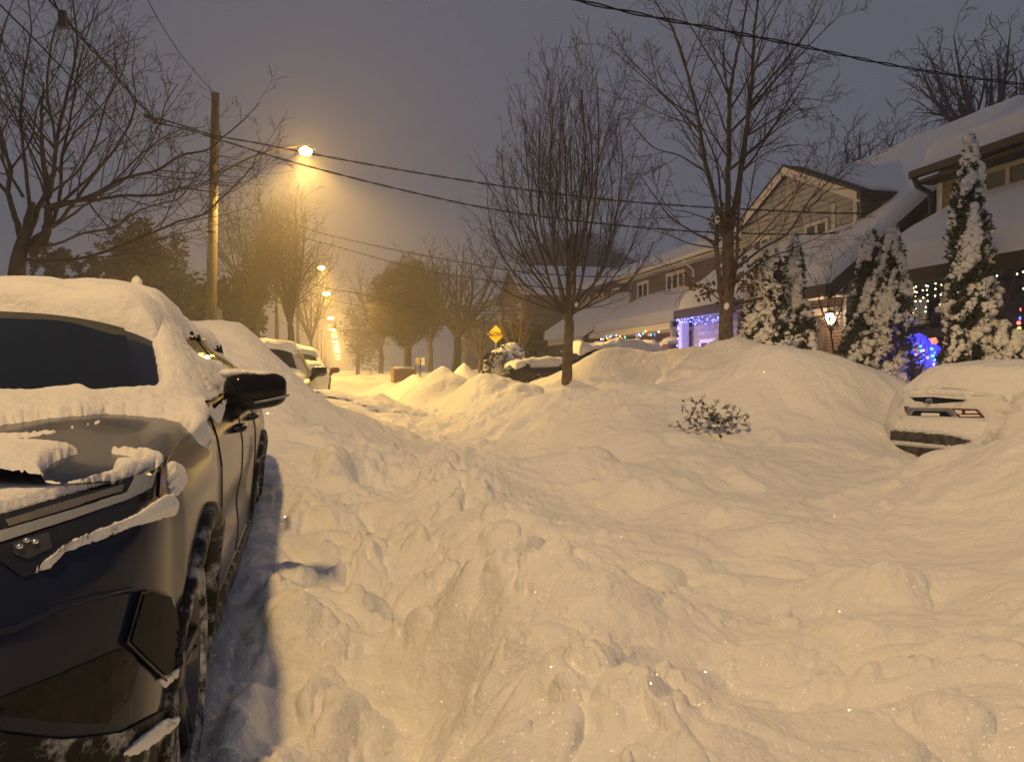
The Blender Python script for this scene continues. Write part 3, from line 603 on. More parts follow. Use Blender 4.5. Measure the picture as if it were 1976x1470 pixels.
for a, b in ((37.6, 38.8), (40.2, 41.4), (42.6, 43.6), (45, 46)): window(hD, 14.6, a, b, 4.95, 5.7, mull=1, g=M_GLASS, frame=.12)
MB().box((11.55, 36.3, .4), (11.75, 36.5, 2.65)).build('porch_post', M_TRIMW, hD)
MB().box((11.4, 36.0, 2.2), (11.9, 38.0, 2.32)).build('porch_beam', M_TRIMW, hD)
lp = empty('wall_lamp', (14.3, 33.85, 4.6), 0, 'small bright white lamp shining over the snowy porch roof beside the young tree', 'wall lamp')
p = PX(1119, 610, 13.9)
MB().blob(p, (.10, .12, .09), 10, 6, 0).build('bulb', mat('white_bulb', (1, 1, .9), .4, emit=(1, .93, .7), emit_s=10), lp, True)
MB().box((p[0]-.02, p[1]-.14, p[2]+.085), (p[0]+.3, p[1]+.14, p[2]+.11)).build('shade', M_DARKMETAL, lp)
# further houses, pale in the snow-filled air
for i, (X, Y, w, d, h, lb, m) in enumerate([(13, 56, 8, 8, 5.2, 'hazy brick house far up the street, behind the bare spreading tree', M_BRICKD), (12, 76, 8, 9, 5.4, 'hazy gabled house by the wooden fence, farthest up the street', M_SIDG),
]):
    z0 = gz(X, Y)-.3; t = empty('house', (X, Y, z0), 0, lb, 'house', 'houses along the street')
    sx = 1 if X > 0 else -1
    MB().box((X, Y-w/2, z0), (X+d, Y+w/2, z0+h)).build('wall', m, t)
    MB().prism([(X-.01, Y-w/2, z0+h), (X-.01, Y+w/2, z0+h), (X-.01, Y, z0+h+2.2)], (d+.02, 0, 0)).build('gable', m, t)
    for s in (-1, 1):
        P = [(X-.4, Y+s*(w/2+.4), z0+h-.2), (X+d+.4, Y+s*(w/2+.4), z0+h-.2), (X+d+.4, Y, z0+h+2.25), (X-.4, Y, z0+h+2.25)]
        rf = slab(P, (0, 0, .12), 'roof', M_SHING, t)
        Q = [np.array(q)+np.array([0, 0, .12]) for q in P]; snow_slab(Q[0], Q[1], Q[2], Q[3], .3, rf, seed=20+i)
    for k in (-1, 1):
        for zz in (1.2, 3.6): window(t, X, Y+k*w*.25-.55, Y+k*w*.25+.55, z0+zz, z0+zz+1.1, mull=1, frame=.12)

# ------------------------------------------------------------------ fairy lights
def bulbs(name, label, cat, pts, cols, r=.022, strength=14, group=None, cable=True, z=None):
    """a string of small glowing bulbs: wire and one part for each colour"""
    t = empty(name, pts[0], 0, label, cat, group)
    if cable: MB().tube(pts, .006, 4).build('wire', M_CABLE, t)
    by = {}
    for i, p in enumerate(pts):
        k = cols[i % len(cols)] if not callable(cols) else cols(i)
        by.setdefault(k, MB()).blob(p, r, 6, 4, 0)
    for k, b in by.items():
        m = bpy.data.materials.get('bulb_%s' % k)
        if m is None: m = mat('bulb_%s' % k, tuple(min(1, c*.8+.1) for c in BULB[k]), .4, emit=BULB[k], emit_s=strength)
        b.build('bulbs', m, t)['kind'] = 'stuff'
    return t
BULB = dict(blue=(.10, .13, 1.0), pale=(.30, .36, 1.0), pink=(1, .30, .55), warm=(1, .85, .48), red=(1, .07, .05), green=(.05, 1, .35), amber=(1, .5, .05), white=(1, .95, .8), cyan=(.05, .75, 1), cobalt=(.03, .04, 1))
rb = random.Random(3)
def run(a, b, n, jit=.03):
    a, b = np.asarray(a, float), np.asarray(b, float)
    return [a+(b-a)*i/(n-1)+np.array([rb.uniform(-.5, .5)*jit, rb.uniform(-1, 1)*jit, rb.uniform(-1, 1)*jit]) for i in range(n)]
pts = run((9.9, 20.72, .9), (9.9, 20.72, 2.76), 42, .05)+run((9.86, 20.72, 2.70), (9.86, 18.1, 2.62), 52, .10)+run((9.88, 18.05, 2.6), (9.9, 18.0, 1.2), 30, .06)
bulbs('string_lights', 'blue and pale string lights framing the stone bay of the middle house', 'string lights', pts, ['blue', 'pale', 'blue', 'cobalt', 'blue', 'pale'], .024, 3.6)
ld = bpy.data.lights.new('string_glow', 'POINT'); ld.energy = 42; ld.color = (.16, .18, 1); ld.shadow_soft_size = .4
t_ = bpy.data.objects['string_lights']; lo = link(bpy.data.objects.new('string_glow', ld), t_); lo.location = (-.35, -1.0, 1.45)
ld2 = ld.copy(); lo = link(bpy.data.objects.new('string_glow', ld2), t_); lo.location = (-.15, .35, .9); ld2.energy = 26
pts = run((11.28, 31.4, 2.66), (11.28, 28.6, 2.62), 14, .09)+run((11.28, 27.4, 2.68), (11.28, 25.3, 2.62), 9, .08)
bulbs('string_lights', 'coloured bulbs strung under the porch eave of the brick house', 'string lights', pts, ['blue', 'warm', 'pink', 'cyan', 'amber', 'red', 'green'], .032, 7)
pts = run((12.5, 27.8, 2.3), (12.5, 26.7, 2.3), 6, .03)+run((12.5, 27.9, 2.2), (12.5, 27.95, 1.5), 5, .06)
bulbs('string_lights', 'short pink and red bulb string round a porch window of the brick house', 'string lights', pts, ['pink', 'red', 'amber', 'pink', 'green'], .04, 10)
t = empty('icicle_lights', (9.55, 11, 2.7), 0, 'warm white icicle lights hanging under the dark porch eave', 'icicle lights')
wb = MB(); cb = MB(); y = 12.3
while y > 8.7:
    L = rb.choice([.10, .2, .32, .42, .5]); x = 9.53
    if 8.9 < y < 9.2: y -= .1; continue
    cb.tube([(x, y, 2.70), (x+.01, y+.01, 2.70-L)], .004, 3)
    for k in range(int(L/.085)+1):
        if rb.random() < .72: wb.blob((x+rb.uniform(-.02, .02), y+rb.uniform(-.03, .03), 2.66-k*.085+rb.uniform(-.02, .02)), .012, 6, 4, 0)
    y -= rb.uniform(.045, .12)
cb.build('wire', M_CABLE, t); o = wb.build('bulbs', mat('icicle_bulb', (1, .9, .6), .4, emit=(1, .86, .46), emit_s=9), t); o['kind'] = 'stuff'
# the lit yard decorations between the cedars
base = PX(1780, 690, 9.3)
def yard(px, py, X): return PX(px, py, X)
t = empty('yard_inflatable', yard(1770, 690, 9.2), 0, 'glowing blue inflatable yard figure between the cedars', 'yard decoration')
M_INF = mat('blue_inflatable', (.1, .1, .8), .5, emit=(.05, .05, 1), emit_s=1.6)
MB().blob(yard(1772, 674, 9.3), (.20, .20, .26), 14, 10, .05).build('body', M_INF, t, True)
MB().blob(yard(1800, 678, 9.2), (.11, .13, .12), 12, 8, .04).build('arm', M_INF, t, True)
MB().blob(yard(1798, 697, 9.1), (.11, .13, .11), 12, 8, .04).build('foot', M_INF, t, True)
ld = bpy.data.lights.new('figure_glow', 'POINT'); ld.energy = 7; ld.color = (.12, .1, 1); ld.shadow_soft_size = .2
lo = link(bpy.data.objects.new('figure_glow', ld), t); lo.location = (-.4, .0, .1)
t = empty('yard_inflatable', yard(1759, 657, 9.5), 0, 'small turquoise glowing ball beside the blue yard figure', 'yard decoration')
MB().blob(yard(1759, 657, 9.5), (.10, .12, .10), 12, 8, .04).build('ball', mat('cyan_inflatable', (.05, .5, .8), .5, emit=(.03, .45, 1), emit_s=1.6), t, True)
t = empty('yard_inflatable', yard(1796, 660, 9.6), 0, 'orange red lit yard ornament above the blue figure', 'yard decoration')
b = MB(); rr = random.Random(5)
for k in range(5): b.blob(yard(1786+k*4+rr.uniform(-2, 2), 660+rr.uniform(-4, 4), 9.6), .05+.02*rr.random(), 8, 6, .1)
b.build('glowing_ball', mat('red_inflatable', (.8, .2, .1), .5, emit=(1, .28, .14), emit_s=1.4), t, True)['kind'] = 'stuff'
pts = [yard(1765+40*abs(math.sin(i*1.7))+rb.uniform(-6, 6), 668+i*1.3+rb.uniform(-3, 3), 9.0+rb.uniform(-.1, .1)) for i in range(26)]
bulbs('string_lights', 'tangle of blue, green and pink bulbs around the blue yard figure', 'string lights', pts, ['cobalt', 'blue', 'cyan', 'cobalt', 'pink', 'green', 'blue'], .018, 14, cable=False)
pts = [yard(1749+3.2*i, 668+5*abs(math.sin(i*1.3)), 9.4) for i in range(6)]
bulbs('string_lights', 'short row of red bulbs left of the blue yard figure', 'string lights', pts, ['red', 'pink', 'red'], .018, 14)
pts = [yard(1972, 597, 10.2), yard(1970, 614, 10.2), yard(1966, 623, 10.2), yard(1967, 634, 10.2), yard(1990, 640, 10.2)]
bulbs('string_lights', 'red, blue and yellow bulbs hanging at the far corner of the porch', 'string lights', pts, ['red', 'blue', 'red', 'amber'], .03, 12)
# ------------------------------------------------------------------ bare trees
def unit(v): return v/(math.sqrt(v[0]*v[0]+v[1]*v[1]+v[2]*v[2])+1e-9)
class Tree:
    def __init__(s, seed, seg=.35, wander=.16, up=.10, ang=(38, 42, 45, 45), kids=(2.2, 3.2, 4.5, 6), ratio=(.62, .55, .5, .45), rmin=.0045, maxlvl=3, lmin=.12, droop=0.0, thick=.022):
        s.r = random.Random(seed); s.seg = seg; s.wander = wander; s.up = up; s.ang = ang; s.kids = kids; s.ratio = ratio; s.rmin = rmin; s.maxlvl = maxlvl; s.lmin = lmin
        s.wood = MB(); s.twig = MB(); s.n = 0; s.droop = droop; s.tips = []; s.thick = thick
    def put(s, pts, rad):
        big = rad[0] > s.thick
        (s.wood if big else s.twig).tube(pts, rad, 8 if rad[0] > .07 else 5 if big else 3, False); s.n += 1
    def rdir(s, d, deg):
        r = s.r; a = np.array([r.gauss(0, 1), r.gauss(0, 1), r.gauss(0, 1)]); a = unit(a-d*a.dot(d)); t = R_(deg)
        return d*math.cos(t)+a*math.sin(t)
    def along(s, pts, rad, lvl, L=None, t0=.2, dens=1.0):
        """side branches along a limb"""
        if lvl > s.maxlvl: return
        pts = np.asarray(pts); seglen = np.linalg.norm(np.diff(pts, axis=0), axis=1); L = seglen.sum(); cum = np.concatenate([[0], np.cumsum(seglen)])/max(L, 1e-6)
        n = s.kids[min(lvl, len(s.kids)-1)]*dens*(L if lvl < 2 else max(L, .5)); n = int(n)+(s.r.random() < n-int(n))
        for k in range(n):
            t = t0+(1-t0)*(k+s.r.random())/max(n, 1); i = min(int(np.searchsorted(cum, t))-1, len(pts)-2); i = max(i, 0)
            f = (t-cum[i])/max(cum[i+1]-cum[i], 1e-6); p = pts[i]+(pts[i+1]-pts[i])*f; d = unit(pts[i+1]-pts[i]); r = rad[i]+(rad[i+1]-rad[i])*f
            cl = L*s.ratio[min(lvl, len(s.ratio)-1)]*(1.15-.75*t)*s.r.uniform(.6, 1.25)
            if cl < s.lmin: cl = s.lmin*s.r.uniform(.8, 1.4)
            s.grow(p, s.rdir(d, s.ang[min(lvl, len(s.ang)-1)]*s.r.uniform(.7, 1.25)), cl, max(r*s.r.uniform(.42, .62), s.rmin), lvl)
    def grow(s, p, d, L, r, lvl):
        n = max(3, min(9, int(L/s.seg)+2)); st = L/n; pts = [p]; d = unit(d)
        for i in range(n):
            d = unit(d+np.array([s.r.gauss(0, s.wander), s.r.gauss(0, s.wander), s.r.gauss(0, s.wander)+s.up-s.droop*(i/n)]))
            pts.append(pts[-1]+d*st)
        rad = np.linspace(r, max(r*.35, s.rmin*.8), n+1); s.put(np.array(pts), rad); s.tips.append(pts[-1])
        s.along(pts, rad, lvl+1)
    def limb(s, pts, r0, r1, lvl=0, dens=1.0, t0=.2):
        pts = np.asarray(pts, float); k = len(pts); u = np.linspace(0, k-1, (k-1)*4+1); P = np.concatenate([[2*pts[0]-pts[1]], pts, [2*pts[-1]-pts[-2]]])
        out = []
        for v in u:
            i = min(int(v), k-2); t = v-i; a, b, c, d = P[i:i+4]
            out.append(.5*((2*b)+(c-a)*t+(2*a-5*b+4*c-d)*t*t+(3*b-a-3*c+d)*t**3))
        rad = np.linspace(r0, r1, len(out)); out = np.array(out)
        out[1:-1] += np.array([[s.r.gauss(0, 1), s.r.gauss(0, 1), s.r.gauss(0, 1)] for _ in range(len(out)-2)])*min(.007, r0*.12)
        s.put(out, rad); s.along(out, rad, lvl+1, t0=t0, dens=dens)
    def plimb(s, pix, c, r0, r1, spread=1.0, **k):
        """a limb surveyed in the picture, given its own lean towards or away from the viewer"""
        a = s.r.uniform(-1, 1)*spread; n = len(pix); s.limb([PC(x, y, c+a*(i/(n-1))**1.2) for i, (x, y) in enumerate(pix)], r0, r1, **k)
    def done(s, label, base, name='bare_tree', group='bare trees along the street', m=None, mt=None):
        t = empty(name, base, 0, label, 'tree', group)
        s.wood.build('trunk', m or M_BARK, t, True)
        if s.twig.v: s.twig.build('crown', mt or M_TWIG, t, False)
        return t
def snow_in_forks(t, spots, r):
    b = MB()
    for p in spots: b.blob(p, (r, r, r*1.5), 8, 6, .15)
    return b.build('fork_snow', M_SNOWP, t, True)

# --- the young vase-shaped street tree in the middle
T = Tree(11, seg=.4, wander=.055, up=.055, ang=(24, 24, 30, 32), kids=(1, 3.0, 4.0, 4.5), ratio=(.6, .50, .45, .4), rmin=.0036, maxlvl=3, thick=.03)
c = 14.0
T.limb([PC(1094, 745, c), PC(1095, 700, c), PC(1098, 640, c), PC(1097, 605, c)], .105, .088, lvl=9)
for pix, r in [([(1097,612),(1085,580),(1075,520),(1066,440),(1062,330),(1066,230),(1058,130)], 0.041), ([(1098,612),(1108,570),(1110,500),(1118,400),(1130,300),(1122,170)], 0.041),
               ([(1098,615),(1118,560),(1135,470),(1150,370),(1156,250),(1150,145)], 0.037), ([(1097,612),(1070,570),(1048,500),(1030,420),(1018,330),(1012,240)], 0.034),
               ([(1097,610),(1095,540),(1094,440),(1092,340),(1086,230),(1078,150)], 0.037), ([(1096,612),(1060,570),(1020,510),(990,440),(975,370),(968,300)], 0.031),
               ([(1100,612),(1140,560),(1175,480),(1192,400),(1200,320),(1198,260)], 0.031), ([(1096,610),(1045,575),(995,530),(962,480),(945,420),(940,380)], 0.026),
               ([(1100,610),(1150,575),(1195,520),(1225,460),(1240,400)], 0.026), ([(1098,606),(1160,580),(1210,550),(1245,500),(1262,465)], 0.022),
               ([(1095,606),(1030,585),(975,562),(940,530),(925,500)], 0.022), ([(1097,608),(1105,540),(1128,450),(1142,350),(1140,260),(1128,200)], 0.031),
               ([(1097,608),(1080,540),(1046,450),(1040,350),(1042,250),(1040,190)], 0.031), ([(1097,608),(1100,500),(1104,400),(1100,300),(1104,210)], 0.029),
               ([(1098,608),(1125,570),(1165,520),(1178,440),(1180,350),(1172,280)], 0.027), ([(1096,608),(1062,560),(1010,480),(1000,400),(990,330)], 0.026)]:
    T.plimb(pix, c, r, .007, 1.7, dens=1.0, t0=.14)
t = T.done('young vase shaped street tree with many upswept bare branches, before the snowy roofs', PC(1094, 715, c))
snow_in_forks(t, [PC(1098, 610, c-.05), PC(1112, 588, c)], 0.034)

# --- the big bare tree on the right with several stems
T = Tree(23, seg=.4, wander=.09, up=.045, ang=(48, 44, 42, 40), kids=(1, 3.6, 4.8, 5.5), ratio=(.52, .45, .42, .4), rmin=.0036, maxlvl=3, thick=.028)
c = 11.8
T.limb([PC(1398, 690, c), PC(1400, 650, c), PC(1402, 600, c), PC(1404, 560, c), PC(1405, 500, c), PC(1404, 430, c)], .122, .088, lvl=9)
T.plimb([(1402,600),(1392,570),(1386,520),(1382,470),(1384,430)], c, 0.044, 0.0374, .1, dens=.3)
T.plimb([(1404,590),(1416,545),(1422,490),(1424,430),(1432,330),(1443,250),(1444,150)], c, 0.034, 0.0136, .5)
T.plimb([(1404,440),(1405,380),(1407,280),(1408,190),(1418,120),(1432,60),(1446,-30)], c, 0.053, 0.0136, .5)
T.plimb([(1404,440),(1422,380),(1434,290),(1446,200),(1454,110),(1458,40),(1470,-40)], c, 0.053, 0.0136, .6)
T.plimb([(1398,440),(1386,410),(1376,370),(1362,320),(1352,260),(1346,220),(1330,160),(1318,110),(1300,60),(1275,20),(1250,-20)], c, 0.044, 0.0082, .9)
T.plimb([(1398,436),(1390,390),(1384,320),(1370,280),(1352,240)], c, 0.026, 0.0136, .5)
T.plimb([(1446,205),(1480,160),(1520,110),(1560,60),(1590,0)], c, 0.023, 0.0054, 1.0)
T.plimb([(1448,210),(1500,150),(1550,100),(1600,50),(1628,25)], c, 0.020, 0.0041, 1.0)
T.plimb([(1350,250),(1320,225),(1280,185),(1230,140),(1180,95),(1155,85)], c, 0.018, 0.0041, 1.0)
T.plimb([(1348,225),(1300,200),(1250,150),(1205,105),(1190,80)], c, 0.016, 0.0034, 1.2)
T.plimb([(1360,330),(1310,300),(1260,285),(1220,240),(1205,225)], c, 0.016, 0.0034, .9)
T.plimb([(1345,245),(1290,225),(1235,200),(1180,178)], c, 0.013, 0.0034, 1.2)
T.plimb([(1408,190),(1385,140),(1350,80),(1320,30),(1300,-20)], c, 0.020, 0.0054, 1.0)
T.plimb([(1408,195),(1395,120),(1400,60),(1412,0),(1420,-40)], c, 0.016, 0.0054, .8)
T.plimb([(1440,260),(1490,215),(1540,190),(1590,195),(1625,190)], c, 0.014, 0.0034, 1.0)
T.plimb([(1432,330),(1480,295),(1530,280),(1580,285)], c, 0.013, 0.0034, 1.0)
T.plimb([(1436,300),(1500,250),(1550,215),(1600,205)], c, 0.014, 0.0034, .9)
T.plimb([(1424,440),(1470,420),(1520,380),(1570,340)], c, 0.018, 0.0041, .8)
T.plimb([(1420,520),(1470,480),(1520,450),(1560,390),(1600,350),(1680,290),(1760,240)], c-.2, 0.023, 0.0034, .9)
T.plimb([(1422,500),(1480,440),(1540,370),(1560,330)], c, 0.016, 0.0034, .6)
T.plimb([(1386,470),(1340,450),(1290,415),(1250,360),(1230,330)], c, 0.023, 0.0041, .9)
T.plimb([(1386,480),(1330,470),(1280,450),(1240,440)], c, 0.016, 0.0034, .8)
T.plimb([(1384,430),(1330,410),(1290,400),(1260,350)], c, 0.013, 0.0034, .8)
T.plimb([(1400,590),(1372,565),(1345,550),(1310,535),(1290,500)], c, 0.014, 0.0041, .5)
T.plimb([(1408,585),(1440,582),(1480,572),(1510,562)], c, 0.026, 0.0136, .3, dens=.4)
T.plimb([(1415,545),(1480,500),(1530,480),(1600,450),(1650,440)], c-.1, 0.016, 0.0034, .7)
t = T.done('big bare tree with several stems and a tuft of dead leaves, before the blue lights', PC(1400, 655, c))
lb = MB(); rr = random.Random(9)
def leaf(b, p, s, r=rr):
    d = unit(np.array([r.gauss(0, 1), r.gauss(0, 1), r.gauss(0, .8)-.5])); e = unit(np.cross(d, [r.gauss(0, 1), r.gauss(0, 1), r.gauss(0, 1)]))
    b.add([p, p+d*s*.5+e*s*.32, p+d*s, p+d*s*.5-e*s*.32], [(0, 1, 2, 3)])
for k in range(260): leaf(lb, PC(1400+rr.gauss(0, 14), 428+rr.gauss(0, 15), c+rr.gauss(0, .12)), .09)
for k in range(170): leaf(lb, PC(1418+rr.gauss(0, 20), 530+rr.gauss(0, 22), c+rr.gauss(0, .15)), .09)
for q in [(1345,550),(1362,565),(1330,545),(1440,545),(1455,520),(1372,560),(1460,560),(1450,505)]:
    for k in range(14): leaf(lb, PC(q[0]+rr.gauss(0, 7), q[1]+rr.gauss(0, 8), c+rr.gauss(0, .1)), .10)
lb.build('dead_leaves', mat('dead_leaf', (.16, .085, .025), .8, col2=(.09, .05, .018)), t)
snow_in_forks(t, [PC(1402, 592, c-.08), PC(1384, 424, c-.08), PC(1426, 452, c-.05)], .045)

# --- the big old tree at the left edge
T = Tree(37, seg=.4, wander=.06, up=.05, ang=(40, 40, 42, 40), kids=(1, 3.0, 4.2, 5), ratio=(.5, .45, .42, .4), rmin=.0038, maxlvl=3, thick=.03)
c = 12.0
T.limb([PC(28, 620, c), PC(30, 560, c), PC(36, 500, c), PC(46, 460, c), PC(56, 425, c), PC(62, 390, c)], .17, .045, lvl=9)
T.limb([PC(60, 490, c), PC(85, 460, c), PC(92, 430, c), PC(92, 380, c), PC(84, 320, c), PC(80, 240, c), PC(84, 160, c)], .09, .015, lvl=0)
for pix, r in [([(40,480),(60,440),(75,400),(100,350),(108,280),(130,180),(150,90),(140,0),(150,-60)], 0.059), ([(42,470),(30,420),(15,370),(20,330),(5,280),(-10,200),(0,90),(30,-20)], 0.054),
               ([(48,475),(75,455),(100,430),(115,380),(120,300),(138,220),(150,140),(170,60),(200,-20)], 0.045), ([(60,465),(110,430),(140,395),(180,340),(220,290),(250,240),(262,190),(255,140),(262,110)], 0.034),
               ([(85,400),(130,390),(190,385),(240,378),(300,378),(340,365),(365,365),(420,372)], 0.037), ([(110,400),(170,380),(240,345),(300,330),(350,300),(400,290),(430,265),(470,232),(500,200)], 0.032),
               ([(60,480),(110,470),(160,450),(215,440),(260,410),(300,395),(350,380),(380,330)], 0.030), ([(50,500),(90,505),(150,500),(220,480),(280,455),(340,430),(390,415),(430,380),(480,330),(500,290)], 0.032),
               ([(100,440),(160,400),(220,350),(270,300),(310,270),(350,250),(395,245)], 0.025), ([(95,380),(105,320),(105,260),(90,170),(100,80),(120,20)], 0.034), ([(60,440),(50,330),(40,240),(45,150),(60,60),(50,-30)], 0.034),
               ([(20,380),(-20,330),(-60,260),(-90,180)], 0.034), ([(100,370),(150,330),(185,270),(205,200),(240,130),(250,60)], 0.025), ([(130,180),(160,140),(190,110),(230,90),(245,80)], 0.015),
               ([(108,290),(60,230),(20,170),(-30,130)], 0.025), ([(120,300),(150,250),(200,200),(225,150),(220,90)], 0.020), ([(20,330),(60,270),(75,200),(120,120),(130,60)], 0.022),
               ([(170,385),(250,340),(300,260),(320,200),(345,160)], 0.018), ([(340,365),(400,350),(440,320),(500,330)], 0.010), ([(45,380),(0,300),(-20,220)], 0.030)]:
    T.plimb(pix, c, r, .007, 2.0, dens=1.0, t0=.2)
T.done('dark spreading bare tree at the left edge, reaching over the snowy car roof', PC(30, 600, c), m=M_BARK2, mt=M_BARK2)

# --- middle distance trees
def simple_tree(seed, px, py_base, c, py_top, halfw, label, trunk_r=.16, stems=5, fork=.28, lean=0.0, kids=(1, 2.0, 3.0, 3.6), ang=None, wander=.13, name='bare_tree', group='bare trees along the street', rmin=.011, m=None, maxlvl=3, up=.08):
    T = Tree(seed, seg=.6, wander=wander, up=up, ang=ang or (35, 42, 45, 45), kids=kids, ratio=(.6, .52, .48, .4), rmin=rmin, maxlvl=maxlvl, lmin=.3, thick=.05)
    b = PC(px, py_base, c); hgt = (py_base-py_top)/F_PX*c; hw = halfw/F_PX*c; b0 = b-np.array([0, 0, .5])
    f = b+np.array([lean*hgt*fork, 0, hgt*fork]); T.limb([b0, b, (b+f)/2+np.array([.05, 0, 0]), f], trunk_r*.85, trunk_r*.6, lvl=9)
    for k in range(stems):
        a = 2*math.pi*(k+T.r.uniform(-.25, .25))/stems; rr_ = hw*T.r.uniform(.55, 1.0)*(1 if k else .2); h = hgt*T.r.uniform(.78, 1.0)
        e = b+np.array([math.cos(a)*rr_+lean*hgt, math.sin(a)*rr_, h]); md = f+(e-f)*.5+np.array([math.cos(a), math.sin(a), 0])*hw*.12
        T.limb([f, md, e], trunk_r*.42, rmin*1.3, t0=.12)
    return T.done(label, b, name, group, m or M_BARK, m or M_TWIG)
simple_tree(41, 880, 705, 42, 478, 125, 'wide spreading bare tree behind the yellow sign, its crown meeting the brownish one', .34, 8, .24, lean=.05, kids=(1, 1.9, 2.2, 2.4))
simple_tree(42, 560, 672, 38, 372, 62, 'tall bare tree with a fine twiggy crown between the two nearest lamp poles', .24, 9, .15, kids=(1, 2.4, 2.8, 3.0), rmin=.008, m=M_BARK2)
simple_tree(43, 495, 680, 39, 385, 60, 'twiggy bare tree close behind the nearest lamp pole', .22, 9, .15, kids=(1, 2.4, 2.8, 3.0), rmin=.008, m=M_BARK2)
simple_tree(44, 600, 690, 62, 500, 60, 'low bare tree reaching towards the row of lamps', .2, 7, .15, kids=(1, 1.6, 1.8, 2), rmin=.015)
simple_tree(45, 830, 705, 62, 500, 80, 'faint bare tree behind the rounded brownish tree', .3, 7, .2, kids=(1, 1.3, 1.5, 1.7), rmin=.018)
simple_tree(46, 735, 712, 85, 515, 55, 'hazy bare tree nearest the glowing end of the street', .4, 7, .2, kids=(1, .9, 1.1, 1.2), rmin=.03)
simple_tree(47, 1905, 330, 26, 75, 150, 'dark knotty bare tree rising behind the nearest house roof', .3, 9, .1, kids=(1, 2.2, 2.6, 2.8), rmin=.011, wander=.2, m=M_BARK2)
simple_tree(48, 1660, 400, 34, 272, 110, 'hazy bare treetops behind the white gabled house', .25, 9, .1, kids=(1, 1.8, 2.0, 2.0), rmin=.013, wander=.18, m=M_BARK2)
simple_tree(49, 1000, 700, 30, 560, 70, 'low spreading bare bush tree right of the yellow sign', .10, 8, .08, kids=(1, 2.2, 2.4, 2.4), rmin=.009)
simple_tree(50, 925, 705, 34, 570, 55, 'thin bare bush tree just left of the yellow sign', .08, 7, .08, kids=(1, 2.2, 2.4, 2.4), rmin=.009)
simple_tree(51, 1603, 715, 12.9, 510, 52, 'slender bare shrub in front of the glowing porch lamp', .03, 6, .35, kids=(1, 2.4, 3.0, 3), rmin=.004, group=None)
simple_tree(52, 1890, 712, 10.8, 530, 62, 'leaning bare shrub with forked stems before the tall narrow cedar', .045, 6, .22, lean=.03, kids=(1, 2.4, 3.0, 3), rmin=.004, group=None)
simple_tree(53, 1775, 725, 11.6, 655, 50, 'low bare twigs poking from the snow below the lit yard figure', .012, 8, .02, kids=(1, 2, 2.4, 2), rmin=.004, group=None, name='bare_shrub')

# --- dense masses: foliage made of many small sprays
def spray_cloud(n, fn, size, rnd, flat=.5, w=1.0):
    b = MB()
    for k in range(n):
        p = fn(rnd)
        if p is None: continue
        d = unit(np.array([rnd.gauss(0, 1), rnd.gauss(0, 1), rnd.gauss(0, flat)])); e = unit(np.cross(d, [rnd.gauss(0, 1), rnd.gauss(0, 1), rnd.gauss(0, 1)])); s = size*rnd.uniform(.5, 1.4)
        b.add([p-d*s*.5, p+e*s*.3*w, p+d*s*.6, p-e*s*.25*w], [(0, 1, 2, 3)])
    return b
M_EVER = mat('evergreen', (.010, .010, .007), .9, col2=(.018, .016, .011), noise_sc=3)
M_BRUSH = mat('brown_twigs', (.065, .05, .03), .95, col2=(.045, .034, .02), noise_sc=2)
M_CEDAR = mat('cedar_green', (.030, .040, .016), .85, col2=(.055, .062, .022), noise_sc=8)
def crown_fn(c, r, holes=3.0, seed=0, thr=-.15):
    c = np.asarray(c, float); r = np.asarray(r, float)
    def f(rnd):
        for _ in range(12):
            v = unit(np.array([rnd.gauss(0, 1), rnd.gauss(0, 1), rnd.gauss(0, 1)])); k = rnd.random()**.4
            q = v*k; w = 1+.28*float(vnoise(np.array([v[0]*2.2+seed]), np.array([v[2]*2.2+v[1]*2]), seed)[0])
            p = c+q*r*w
            if float(vnoise(np.array([p[0]*holes/r[0]+p[1]*1.3/r[0]]), np.array([p[2]*holes/r[0]]), seed+5)[0]) > thr: return p
        return None
    return f
def dense_tree(seed, px, py, c, rx, rz, label, n, size, m, trunk=None, sub=1, name='evergreen_tree', group='dense dark trees', thr=-.15):
    rnd = random.Random(seed); cc_ = PC(px, py, c); rx = rx/F_PX*c; rz = rz/F_PX*c; z0 = gz(cc_[0], cc_[1])-.3
    t = empty(name, (cc_[0], cc_[1], z0), 0, label, 'tree', group)
    MB().tube([(cc_[0], cc_[1], z0), (cc_[0]+.1, cc_[1], (z0+cc_[2])/2), cc_], [trunk or rx*.07, (trunk or rx*.07)*.8, .05], 8).build('trunk', M_BARK2, t, True)
    b = MB()
    for k in range(sub):
        o = np.array([rnd.uniform(-.55, .55)*rx, rnd.uniform(-.5, .5)*rx, rnd.uniform(-.5, .5)*rz])*(0 if sub == 1 else 1)
        s = 1 if sub == 1 else rnd.uniform(.5, .7); q = spray_cloud(n//sub, crown_fn(cc_+o, (rx*s, rx*s, rz*s), seed=seed+k, thr=thr), size, rnd, w=.28 if name == 'twiggy_tree' else 1.0); b.add(q.v, q.f)
    b.build('crown', m, t)
    return t
dense_tree(61, 330, 560, 42, 75, 130, 'dark evergreen just left of the nearest lamp pole', 5200, .26, M_EVER, sub=6)
dense_tree(62, 225, 540, 34, 85, 115, 'dark ragged evergreen behind the snowy car roof', 5200, .24, M_EVER, sub=6)
dense_tree(63, 130, 570, 32, 80, 95, 'low dark evergreen beside the trunk of the spreading tree', 4000, .26, M_EVER, sub=5)
dense_tree(64, 460, 600, 44, 62, 100, 'dark brown evergreen right behind the nearest lamp pole', 4200, .30, M_EVER, sub=5)
dense_tree(65, 395, 600, 38, 60, 60, 'low dark evergreen hedge tree at the foot of the lamp pole', 2600, .28, M_EVER, sub=4)
